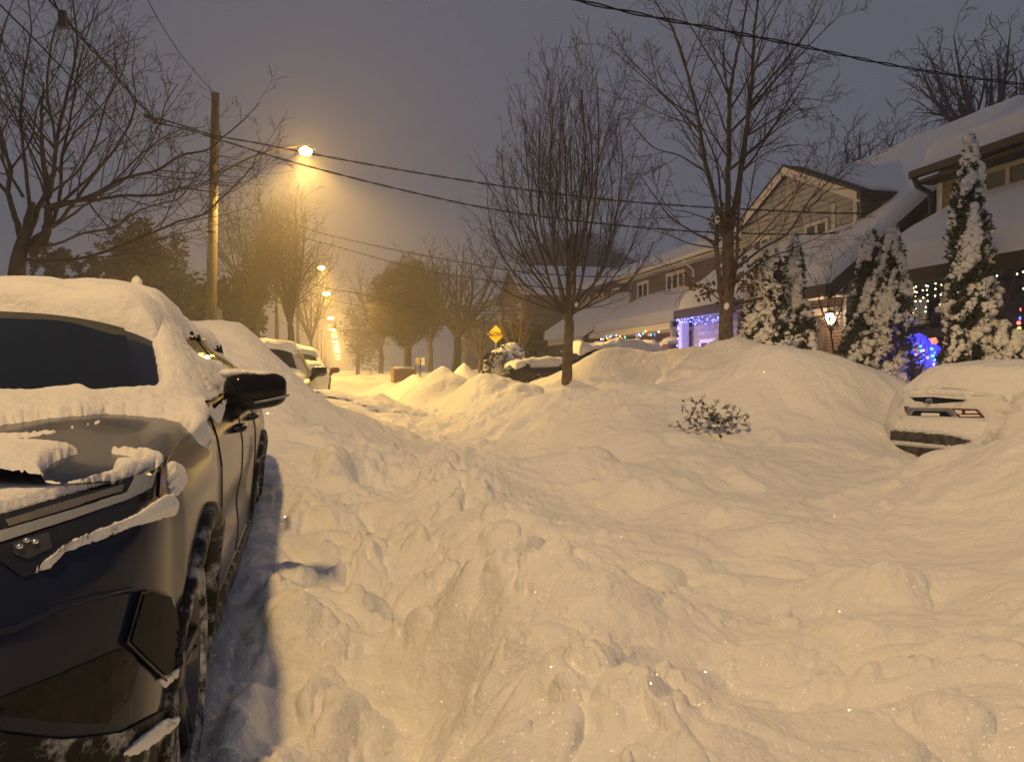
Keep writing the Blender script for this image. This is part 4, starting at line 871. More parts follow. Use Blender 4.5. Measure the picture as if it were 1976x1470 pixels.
dense_tree(66, 20, 610, 30, 120, 60, 'low dark evergreen at the far left edge', 3000, .30, M_EVER, sub=4)
dense_tree(67, 785, 590, 52, 72, 92, 'rounded brownish twiggy tree standing over the wooden fence', 24000, .34, M_BRUSH, trunk=.3, sub=1, name='twiggy_tree', thr=-.55)
dense_tree(68, 1110, 520, 80, 130, 75, 'hazy grey treetops far behind the young street tree', 9000, .9, mat('grey_twigs', (.06, .055, .05), .95, col2=(.04, .037, .034)), sub=6, name='twiggy_tree')
dense_tree(69, 690, 640, 110, 60, 70, 'hazy twiggy tree close to the vanishing row of lamps', 2600, .8, M_BRUSH, sub=4, name='twiggy_tree')
dense_tree(70, 1005, 655, 32, 50, 40, 'dark hedge bush beside the yellow sign', 3000, .16, M_EVER, sub=5, name='hedge_bush')
# ------------------------------------------------------------------ cars
def paint(name, c, frost=0.0, rough=.22, fs=7.0):
    """glossy car paint; frost: share of the surface under a thin crust of blown snow (its own patchy shape)"""
    m = bpy.data.materials.new(name); m.use_nodes = True; n = m.node_tree; b = n.nodes['Principled BSDF']
    b.inputs['Roughness'].default_value = rough; b.inputs['Metallic'].default_value = 0; b.inputs['Specular IOR Level'].default_value = .16; b.inputs['Coat Weight'].default_value = .22; b.inputs['Coat Roughness'].default_value = .05
    b.inputs['Base Color'].default_value = (*c, 1)
    if frost > 0:
        tc = n.nodes.new('ShaderNodeTexCoord'); t = n.nodes.new('ShaderNodeTexNoise'); t.inputs['Scale'].default_value = fs; t.inputs['Detail'].default_value = 9; t.inputs['Roughness'].default_value = .7
        n.links.new(tc.outputs['Object'], t.inputs['Vector']); cr = n.nodes.new('ShaderNodeValToRGB')
        cr.color_ramp.elements[0].position = max(.02, .62-frost*.5); cr.color_ramp.elements[1].position = min(.98, .86-frost*.5)
        n.links.new(t.outputs['Fac'], cr.inputs['Fac']); s = n.nodes.new('ShaderNodeBsdfDiffuse'); s.inputs['Color'].default_value = (.75, .76, .78, 1)
        mx = n.nodes.new('ShaderNodeMixShader'); n.links.new(cr.outputs['Color'], mx.inputs[0]); n.links.new(b.outputs[0], mx.inputs[1]); n.links.new(s.outputs[0], mx.inputs[2])
        n.links.new(mx.outputs[0], n.nodes['Material Output'].inputs['Surface'])
    return m
M_TYRE = paint('snowy_tyre', (.010, .010, .011), .40, .8, 22); M_TYRE.node_tree.nodes['Principled BSDF'].inputs['Coat Weight'].default_value = 0
M_RIM = mat('wheel_rim', (.10, .10, .11), .35, metal=.9)
M_CARGLASS = mat('car_glass', (.006, .009, .011), .03, spec=.4)
M_CLAD = paint('black_cladding', (.012, .012, .012), .22, .55, 16); M_CLAD.node_tree.nodes['Principled BSDF'].inputs['Coat Weight'].default_value = 0
M_BLACK = mat('gloss_black', (.005, .005, .006), .06, spec=.22)
M_CHROME = mat('chrome', (.75, .75, .76), .10, metal=1.0)
M_LAMPD = mat('headlight_dark', (.012, .012, .014), .08, spec=.7)
M_DRL = mat('pale_light_strip', (.22, .25, .30), .25, spec=.6)
def interp(x, xs, ys): return np.interp(x, xs, ys)
def se(a, b, n, k):
    f = np.linspace(0, math.pi/2, k); return a*np.sin(f)**(2/n), b*np.cos(f)**(2/n)
class Car:
    WB, R, ZC = 2.69, .36, .36
    def __init__(s, name, label, cat, loc, rz, pm, group=None, sc=(1, 1, 1), res=1.0, wheels=True, glass=True, roof_h=1.62):
        s.t = empty(name, loc, rz, label, cat, group); s.pm = pm; s.sc = np.array(sc, float); s.roof_h = roof_h
        s.M = np.array(mworld(s.t)); s.meshes = []; s.res = res
        s.nf, s.ns, s.nr = int(26*res), int(90*res), int(20*res)
        s.body(); s.hood(); s.cabin(glass)
        if wheels: s.wheels()
        s.bvh()
    # half plan outlines from front centre to rear centre
    def zt(s, y): return interp(y, [-.92, -.6, 0, .5, 1.5, 3.0, 3.68], [.955, .968, 1.005, 1.03, 1.075, 1.125, 1.14])
    def ring(s, z):
        """lower body outline at relative height z (array over outline) -> x, y"""
        zz = z
        a = interp(zz, [.2, .35, .5, .7, .85, .95, 1.05, 1.15], [.862, .888, .905, .917, .917, .903, .872, .845])
        yf = interp(zz, [.2, .28, .36, .44, .52, .62, .72, .8, .88, .93, .96, 1.0], [-.80, -.87, -.905, -.885, -.90, -.925, -.915, -.895, -.85, -.79, -.73, -.66])
        yr = interp(zz, [.2, .35, .55, .68, .8, 1.0, 1.15], [3.55, 3.66, 3.70, 3.69, 3.62, 3.58, 3.52])
        return a, yf, yr
    def outline(s, v):
        """row at fraction v between the sill and the shoulder"""
        y0f, y0r = -.41, 3.15
        xs, ys, zs = [], [], []
        ztf = lambda y: s.zt(y)
        # iterate twice so that the height follows the outline
        base = .22
        fx, fy = se(1, 1, 2.9, s.nf); 
        for seg in ('f', 's', 'r'):
            if seg == 'f':
                yy = y0f-(y0f+.88)*fy
                z = base+(ztf(yy)-base)*v; a, yf, yr = s.ring(z); x = a*fx; y = y0f+(yf-y0f)*fy
            elif seg == 's':
                y = np.linspace(y0f, y0r, s.ns)[1:]; z = base+(ztf(y)-base)*v; a, yf, yr = s.ring(z); x = a.copy()
                for yw in (0, s.WB):
                    x += .022*np.exp(-((y-yw)/.42)**4)*sstep(.5, .72, z)*(1-sstep(.88, 1.0, z))
                x -= .020*np.exp(-((z-.60)/.10)**2)*sstep(.45, .7, y)*(1-sstep(2.0, 2.25, y))
            else:
                rx, ry = se(1, 1, 3.2, s.nr); rx, ry = rx[::-1][1:], ry[::-1][1:]
                yy = y0r+.5*ry; z = base+(ztf(yy)-base)*v; a, yf, yr = s.ring(z); x = a*rx; y = y0r+(yr-y0r)*ry
            xs.append(x); ys.append(y); zs.append(z)
        return np.concatenate(xs), np.concatenate(ys), np.concatenate(zs)
    def full(s, rows):
        """mirror half rows (list of (x, y, z)) into a full wrap: (rows, cols, 3)"""
        out = []
        for x, y, z in rows:
            X = np.concatenate([-x[::-1][:-1], x]); Y_ = np.concatenate([y[::-1][:-1], y]); Z_ = np.concatenate([z[::-1][:-1], z]); out.append(np.stack([X, Y_, Z_], -1))
        return np.array(out)
    def put(s, name, P, m, mask=None, flip=False, parent=None, smooth=True, solid=True):
        o = mk_grid(name, P*s.sc, m, None, mask, smooth, flip); o.parent = parent or s.t
        if solid: s.meshes.append(o)
        return o
    def body(s):
        nv = int(46*s.res); P = s.full([s.outline(v) for v in np.linspace(0, 1, nv)])
        Ra = .405
        for yw in (0, s.WB):
            d = np.hypot(P[..., 1]-yw, P[..., 2]-s.ZC); side = np.abs(P[..., 0]) > .6; tol = .030/s.res
            k = side & (np.abs(d-Ra) < tol); f = np.where(k, Ra/np.maximum(d, 1e-6), 1)
            P[..., 1] = yw+(P[..., 1]-yw)*f; P[..., 2] = s.ZC+(P[..., 2]-s.ZC)*f
        C = (P[:-1, :-1]+P[1:, :-1]+P[:-1, 1:]+P[1:, 1:])/4; mask = np.ones(C.shape[:2], bool)
        for yw in (0, s.WB): mask &= ~((np.hypot(C[..., 1]-yw, C[..., 2]-s.ZC) < Ra-.004) & (np.abs(C[..., 0]) > .6))
        s.put('body', P, s.pm, mask)
        # dark wells and floor, arch mouldings
        b = MB(); b.box((-.80, -.75, .20), (.80, 3.5, .26))
        for yw in (0, s.WB):
            for sg in (-1, 1):
                th = np.linspace(-.2, math.pi+.2, 15); ring = np.stack([np.full(15, sg*.55), yw+.42*np.cos(th), s.ZC+.42*np.sin(th)], -1)
                ring2 = ring+np.array([sg*.30, 0, 0]); V = np.concatenate([ring, ring2]); b.add(V*1.0, [(i, i+1, 15+i+1, 15+i) for i in range(14)] + [tuple(range(15))])
        o = mk('underbody', np.array(b.v)*s.sc, b.f, M_BLACK, None); o.parent = s.t
        for yw in (0, s.WB):
            for sg in (-1, 1):
                th = np.linspace(-.42, math.pi+.42, 33); rows = []
                for rr_, off in ((.385, -.02), (.40, .018), (.43, .022), (.452, .014), (.458, -.012)):
                    yy = yw+rr_*np.cos(th); zz = np.maximum(s.ZC+rr_*np.sin(th), .20); a, _, _ = s.ring(zz)
                    a = a+.022*np.exp(-((yy-yw)/.42)**4)*sstep(.5, .72, zz)
                    rows.append(np.stack([sg*(a+off), yy, zz], -1))
                s.put('arch_moulding', np.array(rows), M_CLAD, flip=sg < 0)
        for sg in (-1, 1):
            yy = np.linspace(.45, 2.24, 24); rows = []
            for zz, off in ((.20, -.03), (.205, .012), (.27, .022), (.335, .012), (.345, -.012)):
                a, _, _ = s.ring(np.full(24, zz)); rows.append(np.stack([sg*(a+off), yy, np.full(24, zz)], -1))
            s.put('sill_moulding', np.array(rows), M_CLAD, flip=sg > 0)
    def hood_z(s, x, y):
        zf = interp(y, [-.95, -.8, -.5, 0, .45], [.945, .962, .998, 1.04, 1.07]); e = np.abs(x)/.885
        zs = s.zt(y)-.004
        f = np.clip(1-e**2.6, 0, 1)
        return zs+(zf-zs)*f+.030*f + .014*np.exp(-((np.abs(x)-(.60-.10*y))/.07)**2)*f
    def hood(s):
        nx, ny = int(61*s.res)|1, int(40*s.res); u = np.linspace(-1, 1, nx); v = np.linspace(0, 1, ny)
        U, V = np.meshgrid(u, v)
        fx, fy = np.abs(U)**1.0, (1-np.abs(U)**2.9)**(1/2.9)
        yfront = -.41-.352*fy; yback = .33+.34*np.abs(U)**2.2
        y = yfront+(yback-yfront)*V; a, _, _ = s.ring(s.zt(y)); x = U*(a-.002)
        z = s.hood_z(x, y); z = z-.008*np.exp(-V/.02)
        s.put('hood', np.stack([x, y, z], -1), s.pm, flip=False)
    def cab(s, t):
        """cabin outline at height fraction t"""
        H = s.roof_h
        y0f = .80+.42*t; bf = .47-.27*t; a = .842-.215*t-.03*t*t; y0r = 3.05-.02*t; br = .50-.22*t
        fx, fy = se(1, 1, 2.5, s.nf); rx, ry = se(1, 1, 3.0, s.nr); rx, ry = rx[::-1][1:], ry[::-1][1:]
        ysd = np.linspace(y0f, y0r, s.ns)[1:]
        x = np.concatenate([a*fx, np.full(len(ysd), a), a*rx]); y = np.concatenate([y0f-bf*fy, ysd, y0r+br*ry])
        zb = np.concatenate([interp(fx, [0, .7, 1], [1.06, 1.05, s.zt(.8)-.01]), s.zt(ysd)-.01, np.full(len(rx), s.zt(3.3)-.01)])
        ze = np.concatenate([np.full(len(fx), H-.055)-.035*fx**3, interp(ysd, [1.2, 2.2, 3.1], [H-.09, H-.08, H-.13]), np.full(len(rx), H-.13)+.03*(1-rx**3)])
        return x, y, zb+(ze-zb)*t
    def cabin(s, glass=True):
        ts = np.linspace(0, 1, int(22*s.res)); P = s.full([s.cab(t) for t in ts])
        s.put('cabin', P, s.pm); top = P[-1]; c = np.array([0, 2.1, 0]); rows = []
        for k in np.linspace(1, 0, int(14*s.res)):
            q = top.copy(); q[:, 0] = top[:, 0]*k; q[:, 1] = c[1]+(top[:, 1]-c[1])*k; q[:, 2] = top[:, 2]+(s.roof_h-top[:, 2])*(1-k**2.6); rows.append(q)
        s.put('roof', np.array(rows), s.pm)
        if not glass: return
        n0 = s.nf+s.ns-1+s.nr-1; mid = n0-1   # column of the front centre
        def patch(name, cols, t0, t1, off, m=M_CARGLASS, parent=None, nt_=14):
            Q = s.full([s.cab(t) for t in np.linspace(t0, t1, nt_)])[:, cols]
            nrm = np.cross(np.gradient(Q, axis=1), np.gradient(Q, axis=0)); nrm /= np.linalg.norm(nrm, axis=-1)[..., None]+1e-9
            out = np.where((nrm*(Q-np.array([0, 2.0, 1.2]))).sum(-1)[..., None] < 0, -nrm, nrm)
            return s.put(name, Q+out*off, m)
        kf = int(s.nf*.56)
        s.windshield = patch('windshield', np.arange(mid-kf, mid+kf+1), .05, .955, .006)
        for sg in (-1, 1):
            for a0, a1 in ((.04, .44), (.47, .80), (.83, .97)):
                i0, i1 = s.nf+int(s.ns*a0), s.nf+int(s.ns*a1); cols = np.arange(mid+i0, mid+i1) if sg > 0 else np.arange(mid-i1, mid-i0)
                w = patch('side_window', cols, .10, .88, .005)
                for tt in (.085, .895):
                    q = s.full([s.cab(tt)])[0][cols]; q = q+np.array([sg*.008, 0, 0]); b = MB(); b.tube(q*s.sc, .010, 5)
                    o = b.build('trim_strip', M_CHROME, None, True); o.parent = w
        kr = int(s.nr*.62); last = s.full([s.cab(0)]).shape[1]-1
        cols = np.concatenate([np.arange(last-kr, last+1)]); patch('rear_window', cols, .16, .86, .006); patch('rear_window', np.arange(0, kr+1), .16, .86, .006)
    def wheels(s):
        for yw in (0, s.WB):
            for sg in (-1, 1):
                b = MB(); c = np.array([0, yw, s.ZC])
                b.lathe([(.24, .675), (.26, .665), (.335, .668), (.355, .69), (.36, .72), (.36, .84), (.353, .875), (.335, .895), (.27, .90), (.245, .885)], c, (sg, 0, 0), 40)
                for k in range(56):   # tread blocks
                    a = 2*math.pi*k/56
                    for x0, x1 in ((.70, .745), (.755, .815), (.825, .87)):
                        ca, sa = math.cos(a+.03*(x0 > .75)), math.sin(a+.03*(x0 > .75)); p = c+np.array([0, .360*ca, .360*sa]); tg = np.array([0, -sa, ca])*.013; rd = np.array([0, ca, sa])
                        b.add([p+tg*i+rd*j+np.array([sg*x, 0, 0]) for j in (-.012, .008) for i in (-1, 1) for x in (x0, x1)], [(0,1,3,2),(4,6,7,5),(0,4,5,1),(2,3,7,6),(0,2,6,4),(1,5,7,3)])
                w = mk('wheel', np.array(b.v)*s.sc, b.f, M_TYRE, None, True); w.parent = s.t
                r = MB(); r.lathe([(.245, .885), (.235, .875), (.225, .80), (.10, .80), (.03, .80), (.001, .80)], c, (sg, 0, 0), 40)
                r.lathe([(.001, .875), (.05, .872), (.06, .86), (.06, .80)], c, (sg, 0, 0), 16)
                for k in range(5):
                    for dw in (-.13, .13):
                        a = 2*math.pi*k/5+dw; e = np.array([0, math.cos(a), math.sin(a)]); tg = np.array([0, -math.sin(a), math.cos(a)])*.018
                        q0 = c+e*.05; q1 = c+e*.232
                        r.add([q0-tg+np.array([sg*.865, 0, 0]), q0+tg+np.array([sg*.865, 0, 0]), q1+tg*.8+np.array([sg*.882, 0, 0]), q1-tg*.8+np.array([sg*.882, 0, 0]),
                               q0-tg+np.array([sg*.82, 0, 0]), q0+tg+np.array([sg*.82, 0, 0]), q1+tg*.8+np.array([sg*.84, 0, 0]), q1-tg*.8+np.array([sg*.84, 0, 0])],
                              [(0,1,2,3),(7,6,5,4),(0,4,5,1),(1,5,6,2),(2,6,7,3),(3,7,4,0)])
                o = mk('rim', np.array(r.v)*s.sc, r.f, M_RIM, None, True); o.parent = w
    def bvh(s):
        V, Fs = [], []
        for o in s.meshes:
            k = len(V); V += [tuple(v.co) for v in o.data.vertices]; Fs += [tuple(i+k for i in p.vertices) for p in o.data.polygons]
        s.tree = BVHTree.FromPolygons(V, Fs); s.Mi = np.linalg.inv(s.M)
    def hit(s, px, py):
        d = s.Mi[:3, :3] @ ray(px, py); o = s.Mi[:3, :3] @ CAM + s.Mi[:3, 3]; d = d/np.linalg.norm(d)
        h = s.tree.ray_cast(Vector(o), Vector(d))
        if h[0] is None: return None
        n = np.array(h[1]); 
        if n.dot(d) > 0: n = -n
        return np.array(h[0]), n
    def onto(s, p, d):
        """hit along a local ray, in unscaled coordinates"""
        h = s.tree.ray_cast(Vector(p), Vector(d)); return None if h[0] is None else np.array(h[0])
    def decal(s, name, poly, m, lift=.004, dome=None, step=7.0, holes=(), parent=None, seed=0, jag=0.0, up=.5, maxjump=.35):
        """a piece of trim or a crust of snow that lies on the car's surface; dome=(thickness m, edge width px) for snow"""
        from mathutils.geometry import delaunay_2d_cdt
        rnd = random.Random(seed)
        def dens(pl):
            out = []
            for i in range(len(pl)):
                a = np.array(pl[i], float); b = np.array(pl[(i+1) % len(pl)], float); n = max(1, int(np.linalg.norm(b-a)/step))
                for k in range(n): out.append(a+(b-a)*k/n)
            out = np.array(out)
            if jag: out = out+np.array([[rnd.gauss(0, 1)*jag, rnd.gauss(0, 1)*jag] for _ in out])
            return out
        loops = [dens(poly)]+[dens(h) for h in holes]
        def inside(P):
            r = np.zeros(len(P), bool)
            for L in loops:
                x, y = P[:, 0], P[:, 1]; c = np.zeros(len(P), bool); n = len(L)
                for i in range(n):
                    x0, y0 = L[i]; x1, y1 = L[(i+1) % n]
                    if y0 == y1: continue
                    k = ((y0 > y) != (y1 > y)) & (x < (x1-x0)*(y-y0)/(y1-y0)+x0); c ^= k
                r ^= c
            return r
        B = np.concatenate(loops)
        lo, hi = B.min(0), B.max(0); gx, gy = np.meshgrid(np.arange(lo[0], hi[0], step), np.arange(lo[1], hi[1], step)); G = np.stack([gx.ravel(), gy.ravel()], -1)+np.array([[rnd.uniform(-.3, .3)*step, rnd.uniform(-.3, .3)*step] for _ in range(gx.size)]).reshape(-1, 2)
        G = G[inside(G)]
        def dedge(P):
            d = np.full(len(P), 1e9)
            for L in loops:
                A = L; Bq = np.roll(L, -1, 0); e = Bq-A; l2 = (e*e).sum(1)+1e-9
                for i in range(0, len(P), 4000):
                    q = P[i:i+4000]; t = np.clip(((q[:, None]-A)*e).sum(2)/l2, 0, 1); dd = np.linalg.norm(q[:, None]-(A+t[..., None]*e), axis=2).min(1); d[i:i+4000] = np.minimum(d[i:i+4000], dd)
            return d
        if len(G): G = G[dedge(G) > step*.45]
        P = np.concatenate([B, G]); ed = []; o = 0
        for L in loops: n = len(L); ed += [(o+i, o+(i+1) % n) for i in range(n)]; o += n
        res = delaunay_2d_cdt([Vector(p) for p in P], ed, [], 0, 1e-4)
        V2 = np.array([tuple(v) for v in res[0]]); tri = [tuple(f) for f in res[2]]
        cen = np.array([V2[list(f)].mean(0) for f in tri]); keep = inside(cen); tri = [f for f, k in zip(tri, keep) if k]
        de = dedge(V2); pos = [None]*len(V2)
        for i, (x, y) in enumerate(V2):
            h = s.hit(x, y)
            if h is None: continue
            p, nn = h; l = lift
            if dome:
                e = min(1, de[i]/dome[1]); l = -.004+dome[0]*math.sqrt(max(0, 1-(1-e)**2))
                wp = (p[0]*7, p[1]*7+p[2]*5)
                l += dome[0]*e*(.16*float(fbm(np.array([wp[0]]), np.array([wp[1]]), 300+seed, 3)[0])+.035*float(fbm(np.array([wp[0]*4]), np.array([wp[1]*4]), 320+seed, 2)[0]))
                nn = unit(nn*(1-up)+np.array([0, 0, up]))
            pos[i] = p+nn*l
        F2 = [f for f in tri if all(pos[i] is not None for i in f) and max(np.linalg.norm(pos[f[a]]-pos[f[a-1]]) for a in range(3)) < maxjump]
        # pieces that do not touch become parts of their own, crumbs are dropped
        par = {}
        def find(i):
            while par.setdefault(i, i) != i: i = par[i]
            return i
        for f in F2:
            a = find(f[0])
            for i in f[1:]: par[find(i)] = a
        groups = {}
        for f in F2: groups.setdefault(find(f[0]), []).append(f)
        groups = sorted(groups.values(), key=len, reverse=True)
        if not groups: print('empty decal', name); return None
        first = None
        for F2 in groups:
            if first is not None and len(F2) < 14: break
            o = s._piece(name, pos, F2, m, dome, parent); first = first or o
        return first
    def _piece(s, name, pos, F2, m, dome, parent):
        used = sorted({i for f in F2 for i in f}); re = {k: i for i, k in enumerate(used)}
        o = mk(name, [pos[i] for i in used], [tuple(re[i] for i in f)[::-1] for f in F2], m, None, dome is not None); o.parent = parent or s.t
        o.data.validate()
        bmx = bmesh.new(); bmx.from_mesh(o.data); bmesh.ops.recalc_face_normals(bmx, faces=bmx.faces); bmx.to_mesh(o.data); bmx.free()
        if dome is not None: smooth_mesh(o.data)
        return o
    def line(s, pts, r=.004, m=None, name='panel_gap', sg=1, parent=None):
        """a groove line drawn on the side of the body: pts are (y, z)"""
        out = []
        for (y0, z0), (y1, z1) in zip(pts[:-1], pts[1:]):
            for k in np.linspace(0, 1, 8)[:-1]:
                h = s.onto((sg*1.4, y0+(y1-y0)*k, z0+(z1-z0)*k), (-sg, 0, 0))
                if h is not None: out.append(h)
        if len(out) > 2: o = MB().tube(out, r, 4).build(name, m or M_BLACK, None); o.parent = parent or s.t; return o
    def snow_top(s, name, fn, x0, x1, y0, y1, th, seed, nx=70, ny=120, edge=.12, front=.0):
        """snow lying on a roof or bonnet: height field over the local rectangle"""
        U, V = np.meshgrid(np.linspace(-1, 1, nx), np.linspace(0, 1, ny)); X_ = (x0+x1)/2+U*(x1-x0)/2; Y_ = y0+(y1-y0)*V
        wob = .06*fbm(Y_*3, X_*3, seed+3, 3)*sstep(.12, .5, Y_-y0); ex = (1-np.abs(U))*(x1-x0)/2; ey = np.minimum(V*(y1-y0), (1-V)*(y1-y0)); e = np.clip((np.minimum(ex, ey)+wob*.6)/edge, 0, 1)
        h = th*np.sqrt(1-(1-e)**2)*(1+.45*fbm(X_*1.6, Y_*1.3, seed, 4)+.10*fbm(X_*7, Y_*7, seed+9, 3))
        Z_ = fn(X_, Y_); P = np.stack([X_, Y_, Z_+h-.012*(e <= 0)-.004], -1)
        o = mk_grid(name, P, M_SNOWP, None, None, True, False); o.parent = s.t; return o   # the height function already gives the scaled skin
    def roof_z(s, x, y):
        """height of the roof skin above a local point"""
        out = np.full(x.shape, np.nan)
        for i in np.ndindex(x.shape):
            h = s.onto((x[i], y[i], 3.0), (0, 0, -1)); out[i] = h[2] if h is not None else np.nan
        return np.where(np.isnan(out), np.nanmin(out), out)
# ------------------------------------------------------------------ the dark car in the foreground
M_NAVY = paint('navy_paint', (.011, .016, .038), 0, .20, 5)
K = Car('parked_car', 'dark blue car at the near left, snow on its roof, bonnet and mirror', 'car', (-1.292, 2.15, .07), R_(2.45), M_NAVY, roof_h=1.475)
# --- front end
lamp = K.decal('headlight', [(-260,1083),(-140,1046),(0,995),(130,958),(256,921),(300,903),(316,902),(309,962),(248,1007),(217,1018),(128,1060),(58,1110),(43,1114),(0,1083),(-120,1105),(-260,1150)], M_LAMPD, .004)
K.decal('light_strip', [(-260,1118),(-120,1070),(0,1028),(130,989),(240,954),(256,922),(298,905),(287,943),(240,967),(130,1007),(0,1050),(-120,1093),(-260,1140)], M_DRL, .008, parent=lamp)
K.decal('reflector_bar', [(10,1006),(120,973),(236,938),(232,951),(120,988),(16,1019)], mat('smoky_reflector', (.10, .10, .11), .3), .007, parent=lamp)
K.decal('side_marker', [(300,957),(304,906),(316,904),(309,960)], mat('amber_marker', (.16, .055, .01), .2), .008, parent=lamp)
K.decal('lens_cell', [(22,1052),(92,1030),(98,1058),(52,1080),(28,1072)], mat('lens_cell', (.12, .11, .10), .15, metal=.7), .008, parent=lamp)
for i, q in enumerate([(36,1057),(50,1048),(66,1050),(214,1026)]):  # chrome beads added to stand for bright glints inside the headlight
    h_ = K.hit(*q)
    if h_: b = MB(); b.blob(h_[0]+h_[1]*.010, (.007, .007, .005), 8, 6, 0); o = b.build('reflector', M_CHROME, None, True); o.parent = lamp
rim = K.decal('fog_vent', [(264,1142),(287,1136),(322,1147),(334,1180),(342,1222),(346,1285),(310,1312),(272,1274),(236,1237),(250,1190)], M_BLACK, .010)
K.decal('vent_mesh', [(268,1148),(287,1142),(318,1152),(330,1185),(337,1222),(340,1281),(310,1304),(276,1270),(242,1235),(255,1192)], mat('vent_mesh', (.010, .010, .009), .8, bump=(300, 1, .01)), .013, parent=rim)
b = MB(); pl = [K.hit(*q) for q in [(310,1313),(272,1275),(236,1238),(250,1190),(264,1141)]]; b.tube([p+n*.012 for p, n in pl], .0022, 5); o = b.build('vent_trim', M_DARKMETAL, None); o.parent = rim
K.decal('bumper_shading', [(-500,1420),(0,1345),(120,1298),(198,1264),(236,1250),(268,1274),(250,1344),(206,1394),(100,1392),(0,1376),(-500,1470)], M_BLACK, .003)  # gloss black patch painting in the dark shading of the hollow bumper
K.decal('chin', [(-500,1600),(-500,1480),(0,1410),(120,1424),(230,1412),(330,1360),(385,1290),(388,1350),(340,1440),(260,1520),(120,1600)], M_CLAD, .005)
b = MB(); pl = [K.hit(*q) for q in [(-400,1310),(-100,1245),(30,1212),(110,1172),(180,1150),(250,1138)]]; b.tube([p+n*.002 for p, n in pl], .006, 5); o = b.build('bumper_crease', M_NAVY, None, True); o.parent = K.t
b = MB(); pl = [h for h in (K.hit(*q) for q in [(352,838),(335,862),(322,884),(316,902)]) if h]; b.tube([p for p, n in pl], .004, 5); o = b.build('panel_gap', M_BLACK, None); o.parent = K.t
# --- flank: doors, handle, trim
for y in (.52, 1.42, 2.22): K.line([(y-.03, .36), (y, .6), (y+.02, .9), (y+.03, 1.035)])
K.line([(.52, .36), (1.4, .36), (2.1, .36)])
for y in (1.22, 2.05):
    h = K.onto((1.4, y, .93), (-1, 0, 0)); MBh = MB(); MBh.tube([h+np.array([.0, -.10, 0]), h+np.array([.035, -.08, .004]), h+np.array([.038, .06, .006]), h+np.array([0, .09, .004])], .013, 8)
    o = MBh.build('door_handle', M_NAVY, None, True); o.parent = K.t
# --- wing mirror
def mirror(car, c, s=1.0, sg=1, name='wing_mirror', m=M_BLACK, strip=True):
    """rounded housing on a stalk; c local centre"""
    V = []; nu, nv = 28, 18
    for i in range(nv+1):
        a = math.pi*i/nv-math.pi/2
        for j in range(nu):
            b_ = 2*math.pi*j/nu; f = lambda w, e: math.copysign(abs(w)**e, w)
            x = f(math.cos(a), .55)*f(math.cos(b_), .55)*.128; z = f(math.cos(a), .55)*f(math.sin(b_), .6)*.082; y = f(math.sin(a), .8)*.085
            tx = (x/.128+1)/2; z = z*(1.05-.16*tx)+.012*tx; y = y*(1-.25*tx)+.02*tx
            V.append(np.array(c)+np.array([sg*x, y, z])*s)
    b = MB(); b.add(V, [(i*nu+j, i*nu+(j+1) % nu, (i+1)*nu+(j+1) % nu, (i+1)*nu+j) for i in range(nv) for j in range(nu)])
    o = b.build(name, m, None, True); o.parent = car.t
    st = MB(); c = np.array(c); st.tube([c+np.array([sg*-.235, .06, -.15])*s, c+np.array([sg*-.15, .035, -.125])*s, c+np.array([sg*-.08, .02, -.07])*s, c+np.array([sg*-.03, .01, -.04])*s], [.05*s, .042*s, .036*s, .03*s], 8)
    q = st.build('mirror_stalk', m, None, True); q.parent = o
    if strip:
        g_ = MB(); g_.tube([c+np.array([sg*.0, -.080, -.042])*s, c+np.array([sg*.06, -.074, -.030])*s, c+np.array([sg*.115, -.045, -.018])*s, c+np.array([sg*.134, .0, -.012])*s], .006*s, 5)
        q = g_.build('turn_signal', M_DRL, None, True); q.parent = o
    return o
def to_loc(car, p): return car.Mi[:3, :3] @ np.asarray(p)+car.Mi[:3, 3]
mc = to_loc(K, PC(493, 757, 3.17)); mirror(K, mc, 1.0)
mirror(K, (-mc[0], mc[1], mc[2]), 1.0, -1)
# --- snow on the car
K.decal('pillar_snow', [(-700,705),(-500,725),(-300,742),(-120,752),(0,756),(60,758),(130,748),(150,745),(178,757),(230,752),(300,748),(306,735),(300,690),(290,650),(281,613),(300,606),(330,612),(352,640),(362,668),(385,690),(425,700),(446,716),(438,760),(432,800),(424,822),(405,800),(396,822),(412,850),(404,868),(385,858),(362,832),(345,815),(300,806),(200,799),(110,806),(0,822),(-300,810),(-700,790)], M_SNOWP, dome=(.042, 30), step=5.0, jag=.7, seed=3, up=.45)
K.decal('bonnet_snow', [(-700,850),(-400,846),(-150,850),(0,856),(60,858),(140,866),(160,874),(230,868),(270,872),(318,884),(312,900),(256,919),(130,956),(0,993),(-200,1045),(-700,1120)], M_SNOWP, dome=(.028, 16), step=5.0, jag=.9, seed=5, up=.6,
        holes=[[(78,915),(100,895),(140,878),(200,874),(262,884),(268,893),(225,895),(212,906),(222,914),(170,930),(120,941),(90,936)]])
K.decal('thin_snow', [(-500,824),(0,836),(100,830),(190,812),(230,810),(150,826),(60,846),(0,852),(-500,842)], M_SNOWP, dome=(.012, 8), step=5, jag=1.0, seed=6)
K.decal('lamp_snow', [(44,1114),(97,1096),(128,1065),(186,1045),(252,1018),(341,994),(333,977),(322,963),(305,964),(248,1004),(190,1028),(128,1055),(58,1107)], M_SNOWP, dome=(.028, 9), step=4, jag=1.0, seed=7)
K.decal('fender_snow', [(318,893),(349,903),(362,931),(340,963),(326,944)], M_SNOWP, dome=(.022, 9), step=4, jag=1.0, seed=8)
K.decal('bumper_snow', [(225,1462),(268,1420),(303,1396),(337,1390),(338,1408),(279,1452),(250,1464)], M_SNOWP, dome=(.03, 9), step=4, jag=1.0, seed=9)
